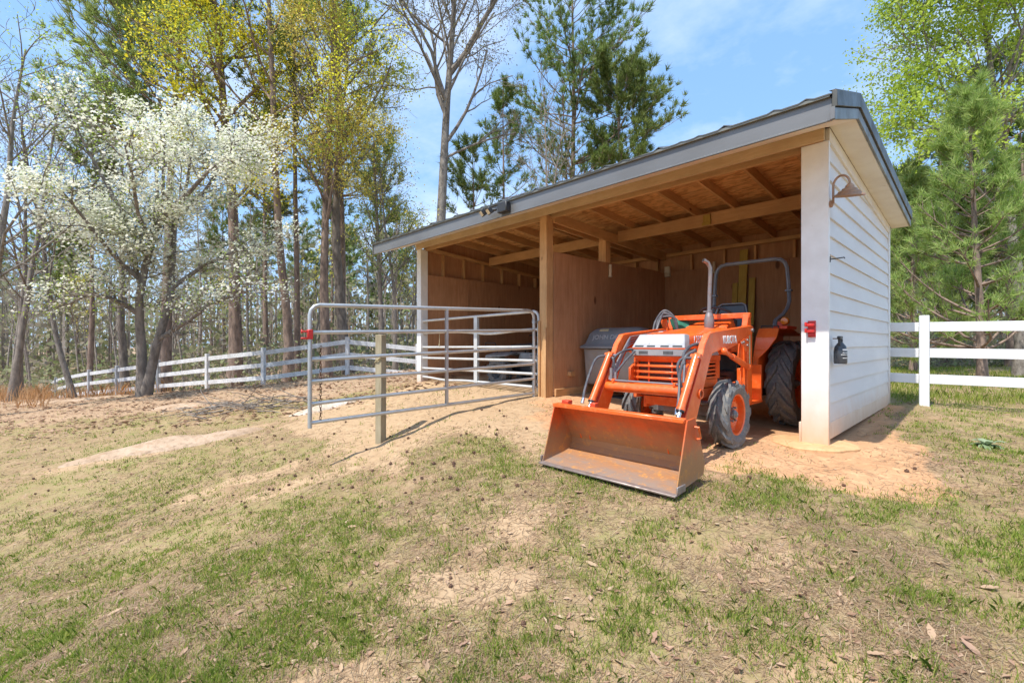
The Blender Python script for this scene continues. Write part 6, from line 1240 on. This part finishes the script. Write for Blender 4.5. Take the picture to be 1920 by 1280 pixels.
def leaf_shape(x, y, size, cup):
    """a curled dry leaf: two quads folded along the mid rib"""
    n = len(x); a = rg.uniform(0, 2*np.pi, n); c, s_ = np.cos(a), np.sin(a); L_ = size/2; Wd = size*rg.uniform(.18, .34, n); z = G(x, y) + .004
    def P(u, v, h): return np.stack([x+u*c-v*s_, y+u*s_+v*c, z+h], 1)
    t = rg.uniform(0, .35, n)*size; e = cup*size
    A, B, Cc, D_ = P(-L_, 0*L_, t*.3), P(-L_*.15, Wd, e), P(L_, 0*L_, t), P(-L_*.1, -Wd, e*rg.uniform(.2, 1.3, n)); m_ = P(-L_*.1, 0*L_, .002)
    return np.stack([A, m_, Cc, B], 1).reshape(-1, 3), np.stack([A, D_, Cc, m_], 1).reshape(-1, 3)
def litter():
    n = 15000; x, y, D = fan(n, 1.0, 15, .95); o_, s_, g_, f_ = masks(x, y); inside = (x > -7.7) & (x < .05) & (y > -.2); keep = (rg.random(n) < (1-.85*o_)*(1-.7*s_)*np.clip((fbm(x, y, .8, 3, 7)-.3)*2.2, .1, 1)) & ~inside; x, y, D = x[keep], y[keep], D[keep]
    a, b = leaf_shape(x, y, rg.uniform(.015, .052, len(x))*np.where(D > 6, 1.5, 1.0), rg.uniform(.02, .25, len(x)))
    # the brown leaf carpet below the trees
    n2 = 16000; x2, y2, D2 = fan(n2, 9, 24, .3); k2 = (side(x2, y2)/D2 < -.12) & (rg.random(n2) < .8); x2, y2 = x2[k2], y2[k2]; a2, b2 = leaf_shape(x2, y2, rg.uniform(.07, .16, len(x2)), rg.uniform(.05, .3, len(x2)))
    tag(np_mesh('leaf_litter', np.concatenate([a, b, a2, b2]), 4, M['dead_leaf']), kind='stuff')
litter()
# single big dry leaves, nearest first
def big_leaf(name, seed):
    r2 = np.random.default_rng(seed); m_ = MB(); k = 9; w = r2.uniform(.30, .42); pts = []; rows = []
    for i in range(k+1):
        t = i/k; h = math.sin(math.pi*min(1, t*1.05))**.7*w*(1+.18*math.sin(i*2.3)); c = .12*math.sin(t*3+seed); rows.append([(t-.5, -h/2+c*.2, .10*h+.12*t*t+.02*math.sin(i*2+seed)), (t-.5, c*.2, .0+.12*t*t), (t-.5, h/2+c*.2, .12*h+.12*t*t-.02*math.sin(i*3))])
    m_.add([p for r_ in rows for p in r_] + [(-.72,.0,.03),(-.5,.008,.0)], [(3*i+j,3*i+j+1,3*i+j+4,3*i+j+3) for i in range(k) for j in (0,1)] + [(1,3*(k+1),3*(k+1)+1)])
    o = m_.build(name, M['dead_leaf'], None, 60); return o
lp_ = [(640,1255),(750,1250),(1105,1165),(1215,1185),(1085,925),(1620,985),(1690,1130),(1855,1105),(1745,1190),(1225,1200),(1290,1205),(1385,1255),(560,1175),(935,1150),(1350,1085),(420,1080),(345,1225),(230,1065),(1110,1060),(300,1180),(1440,1170),(1045,1180),(1160,1245),(870,1210),(1560,1240),(1880,965),(1760,1060),(480,1020),(1390,1235),(705,1060),(500,1250),(1640,1230),(1310,1000),(970,1230),(800,1255),(215,1150),(620,1130),(130,1230),(1500,1120),(1820,1220),(590,1215),(680,1185),(1230,1240),(1330,1180),(40,1130),(880,930),(660,990),(1710,1235),(1590,1090),(450,1180)]
lf_ = [big_leaf('dry_leaf', i) for i in range(5)]; r2 = np.random.default_rng(3)
for i, (px, py) in enumerate(lp_):
    o = lf_[i] if i < 5 else lf_[i % 5].copy()
    if i >= 5: COL.objects.link(o)
    p = at_ground(px, py); s_ = r2.uniform(.045, .082)*(1.0 if p[1] < -3 else 1.2); o.location = (p[0], p[1], g1(p[0], p[1])+.010); o.scale = (s_, s_*r2.uniform(.8, 1.3), s_*r2.uniform(.6, 1.6)); o.rotation_euler = (r2.normal()*.25, r2.normal()*.25, r2.uniform(0, 6.28))
    tag(o, 'curled tan dry leaf lying in the thin grass of the foreground', 'leaf', 'dry leaves lying in the grass')
# dark seed balls of the sweetgum
def seed_ball():
    m_ = MB(); m_.ball((0,0,0), .0125, 9, 6); r2 = np.random.default_rng(1)
    for _ in range(34):
        d = norm(r2.normal(size=3)); a_ = norm(np.cross(d, r2.normal(size=3))); b_ = np.cross(d, a_); c = d*.0115
        m_.add([c+a_*.0035, c-a_*.0018+b_*.003, c-a_*.0018-b_*.003, d*.0185], [(0,1,3),(1,2,3),(2,0,3)])
    return m_.build('seed_ball', M['ball'], None, None)
sb = seed_ball(); cnt = 0; r2 = np.random.default_rng(12); first = True
spots = [(830,900),(845,1085),(845,1100),(893,1105),(950,1018),(947,1030),(895,1005),(880,1040),(815,905),(800,962),(870,960),(770,945),(1060,962),(1100,960),(1245,1015),(1550,1025),(1555,1140),(1780,1130),(1640,1170),(1380,1260),(1300,1185),(1250,850),(1700,885),(1715,880),(1582,912),(1405,898),(760,900),(745,1198)]
for i in range(190):
    px, py = spots[i] if i < len(spots) else (r2.uniform(60, 1000), r2.uniform(765, 960)) if i < 150 else (r2.uniform(100, 1850), r2.uniform(960, 1250))
    p = at_ground(px, py)
    if -7.7 < p[0] < .05 and p[1] > -.1: continue
    o = sb if first else sb.copy()
    if not first: COL.objects.link(o)
    first = False; s_ = r2.uniform(.75, 1.15)*(1.0 if py < 960 else .75)*(1.2 if py < 900 else 1); o.location = (p[0], p[1], g1(p[0], p[1])+.010*s_); o.scale = (s_,)*3; o.rotation_euler = tuple(r2.uniform(0, 6.28, 3)); tag(o, 'spiky dark brown seed ball lying on the thin grass', 'seed ball', 'dark seed balls scattered on the ground')
# pale rock outcrops breaking through the slope
def rock(name, label, px, py, rx, ry, hgt, rot, mat, seed):
    p = at_ground(px, py); r2 = np.random.default_rng(seed); m_ = MB(); nr, na = 7, 30; vs = []; fs = []; ph = r2.uniform(0, 6.28, 4); ca, sa = math.cos(R(rot)), math.sin(R(rot)); rv = np.array([-_u[0]*ca+(-_u[1])*sa, _s[0]*ca+_s[1]*sa]); fv = np.array([-rv[1], rv[0]])
    for i in range(nr+1):
        f_ = i/nr
        for j in range(na):
            a_ = 2*math.pi*j/na; w = 1+.16*math.sin(2*a_+ph[0])+.10*math.sin(3*a_+ph[1])+.07*math.sin(5*a_+ph[2]); q = p[:2] + rv*math.cos(a_)*rx*w*f_ + fv*math.sin(a_)*ry*w*f_
            z = g1(*q) + hgt*(1-f_**2.2)*(1+.25*math.sin(4*q[0]+ph[3])*math.cos(5*q[1])) - .02*(f_ > .9)*2; vs.append((q[0], q[1], z))
    fs = [(i*na+j, i*na+(j+1) % na, (i+1)*na+(j+1) % na, (i+1)*na+j) for i in range(nr) for j in range(na)]; m_.add(vs, fs); tag(m_.build(name, M[mat], None, 60), label, 'rock')
rock('rock_outcrop', 'long low tan rock outcrop left of the open gate', 330, 832, 1.35, .36, .10, 32, 'rock', 1)
rock('rock_outcrop', 'flat whitish rock lying behind the free end of the gate', 615, 765, .72, .28, .09, 25, 'rock_white', 2)
rock('rock_outcrop', 'small low tan rock below the dogwood', 340, 763, .75, .22, .07, 0, 'rock', 3)
rock('rock_outcrop', 'long grey tan ledge at the crest left of the dogwood', 150, 752, 1.7, .32, .08, 15, 'rock', 4)
# heap of dead branches on the leaf litter
def brush():
    p = at_ground(470, 768); r2 = np.random.default_rng(8); root = thing('brush_pile', 'low heap of grey dead branches on the leaves below the fence', 'brush pile', (p[0], p[1], p[2]))
    rvv = np.array([-_u[0], _s[0]])
    for i in range(70):
        a_ = rvv*r2.normal()*.8 + r2.normal(size=2)*.3; q = np.array([a_[0], a_[1], 0]); q[2] = g1(p[0]+q[0], p[1]+q[1]) - p[2] + r2.uniform(.02, .12); d = np.array([*(rvv*r2.choice([-1,1])+r2.normal(size=2)*.5), r2.normal()*.18]); d /= np.linalg.norm(d); wd = Wood(); wd.tube(bend(q, d, r2.uniform(.5, 1.5), 4, r2, .14, -.01), np.linspace(1, .3, 5)*r2.uniform(.007, .018), 4); wd.build('branch', M['bark_dark'] if i % 3 else M['bark_grey'], root)
brush()
# broad leaved rosette on the right
def rosette():
    p = at_ground(1850, 838); z = g1(p[0], p[1]); m_ = MB(); r2 = np.random.default_rng(2)
    for i in range(15):
        a_ = i*2.4; L_ = r2.uniform(.13, .21); lift = .75 if i > 9 else .28; w = L_*.42; d = np.array([math.cos(a_), math.sin(a_), 0]); nn_ = np.array([-d[1], d[0], 0]); rows = []
        for t in np.linspace(0, 1, 7):
            h = math.sin(math.pi*(.08+.9*t))**.8*w/2; c = np.array([p[0], p[1], z+.015]) + d*L_*t*(1-.3*lift) + np.array([0,0,L_*(lift*t - .45*t*t)]); rows.append([c-nn_*h+np.array([0,0,h*.35]), c, c+nn_*h+np.array([0,0,h*.35])])
        m_.add([q for r_ in rows for q in r_], [(3*i_+j, 3*i_+j+1, 3*i_+j+4, 3*i_+j+3) for i_ in range(6) for j in (0,1)])
    tag(m_.build('rosette_plant', M['rosette'], None, 60), 'pale green rosette of broad leaves on the right below the fence', 'plant')
rosette()
# orange dry grass at the far left and along the fence foot
def drygrass():
    n = 5200; px = np.r_[rg.uniform(-60, 92, 3400), rg.uniform(92, 320, 1800)]; D = np.r_[rg.uniform(14, 25, 3400), rg.uniform(19.5, 23, 1800)]; q = np.array([at(a, CY, b) for a, b in zip(px, D)]); x, y = q[:, 0], q[:, 1]; d = fbm(x, y, .6, 3, 3); ok = rg.random(n) < np.clip((d-.3)*3, .05, 1)*np.r_[np.ones(3400), np.full(1800, .45)]; x, y, D = x[ok], y[ok], D[ok]
    h = rg.uniform(.25, .8, len(x)); P0, P1, M1, M0, T = blades(x, y, G(x, y)-.02, h, np.full(len(x), .022), rg.uniform(.1, .6, len(x))); tag(np_mesh('dry_grass', np.stack([P0, P1, M1, T, M0], 1).reshape(-1, 3), 5, M['dry_grass']), kind='stuff')
drygrass()
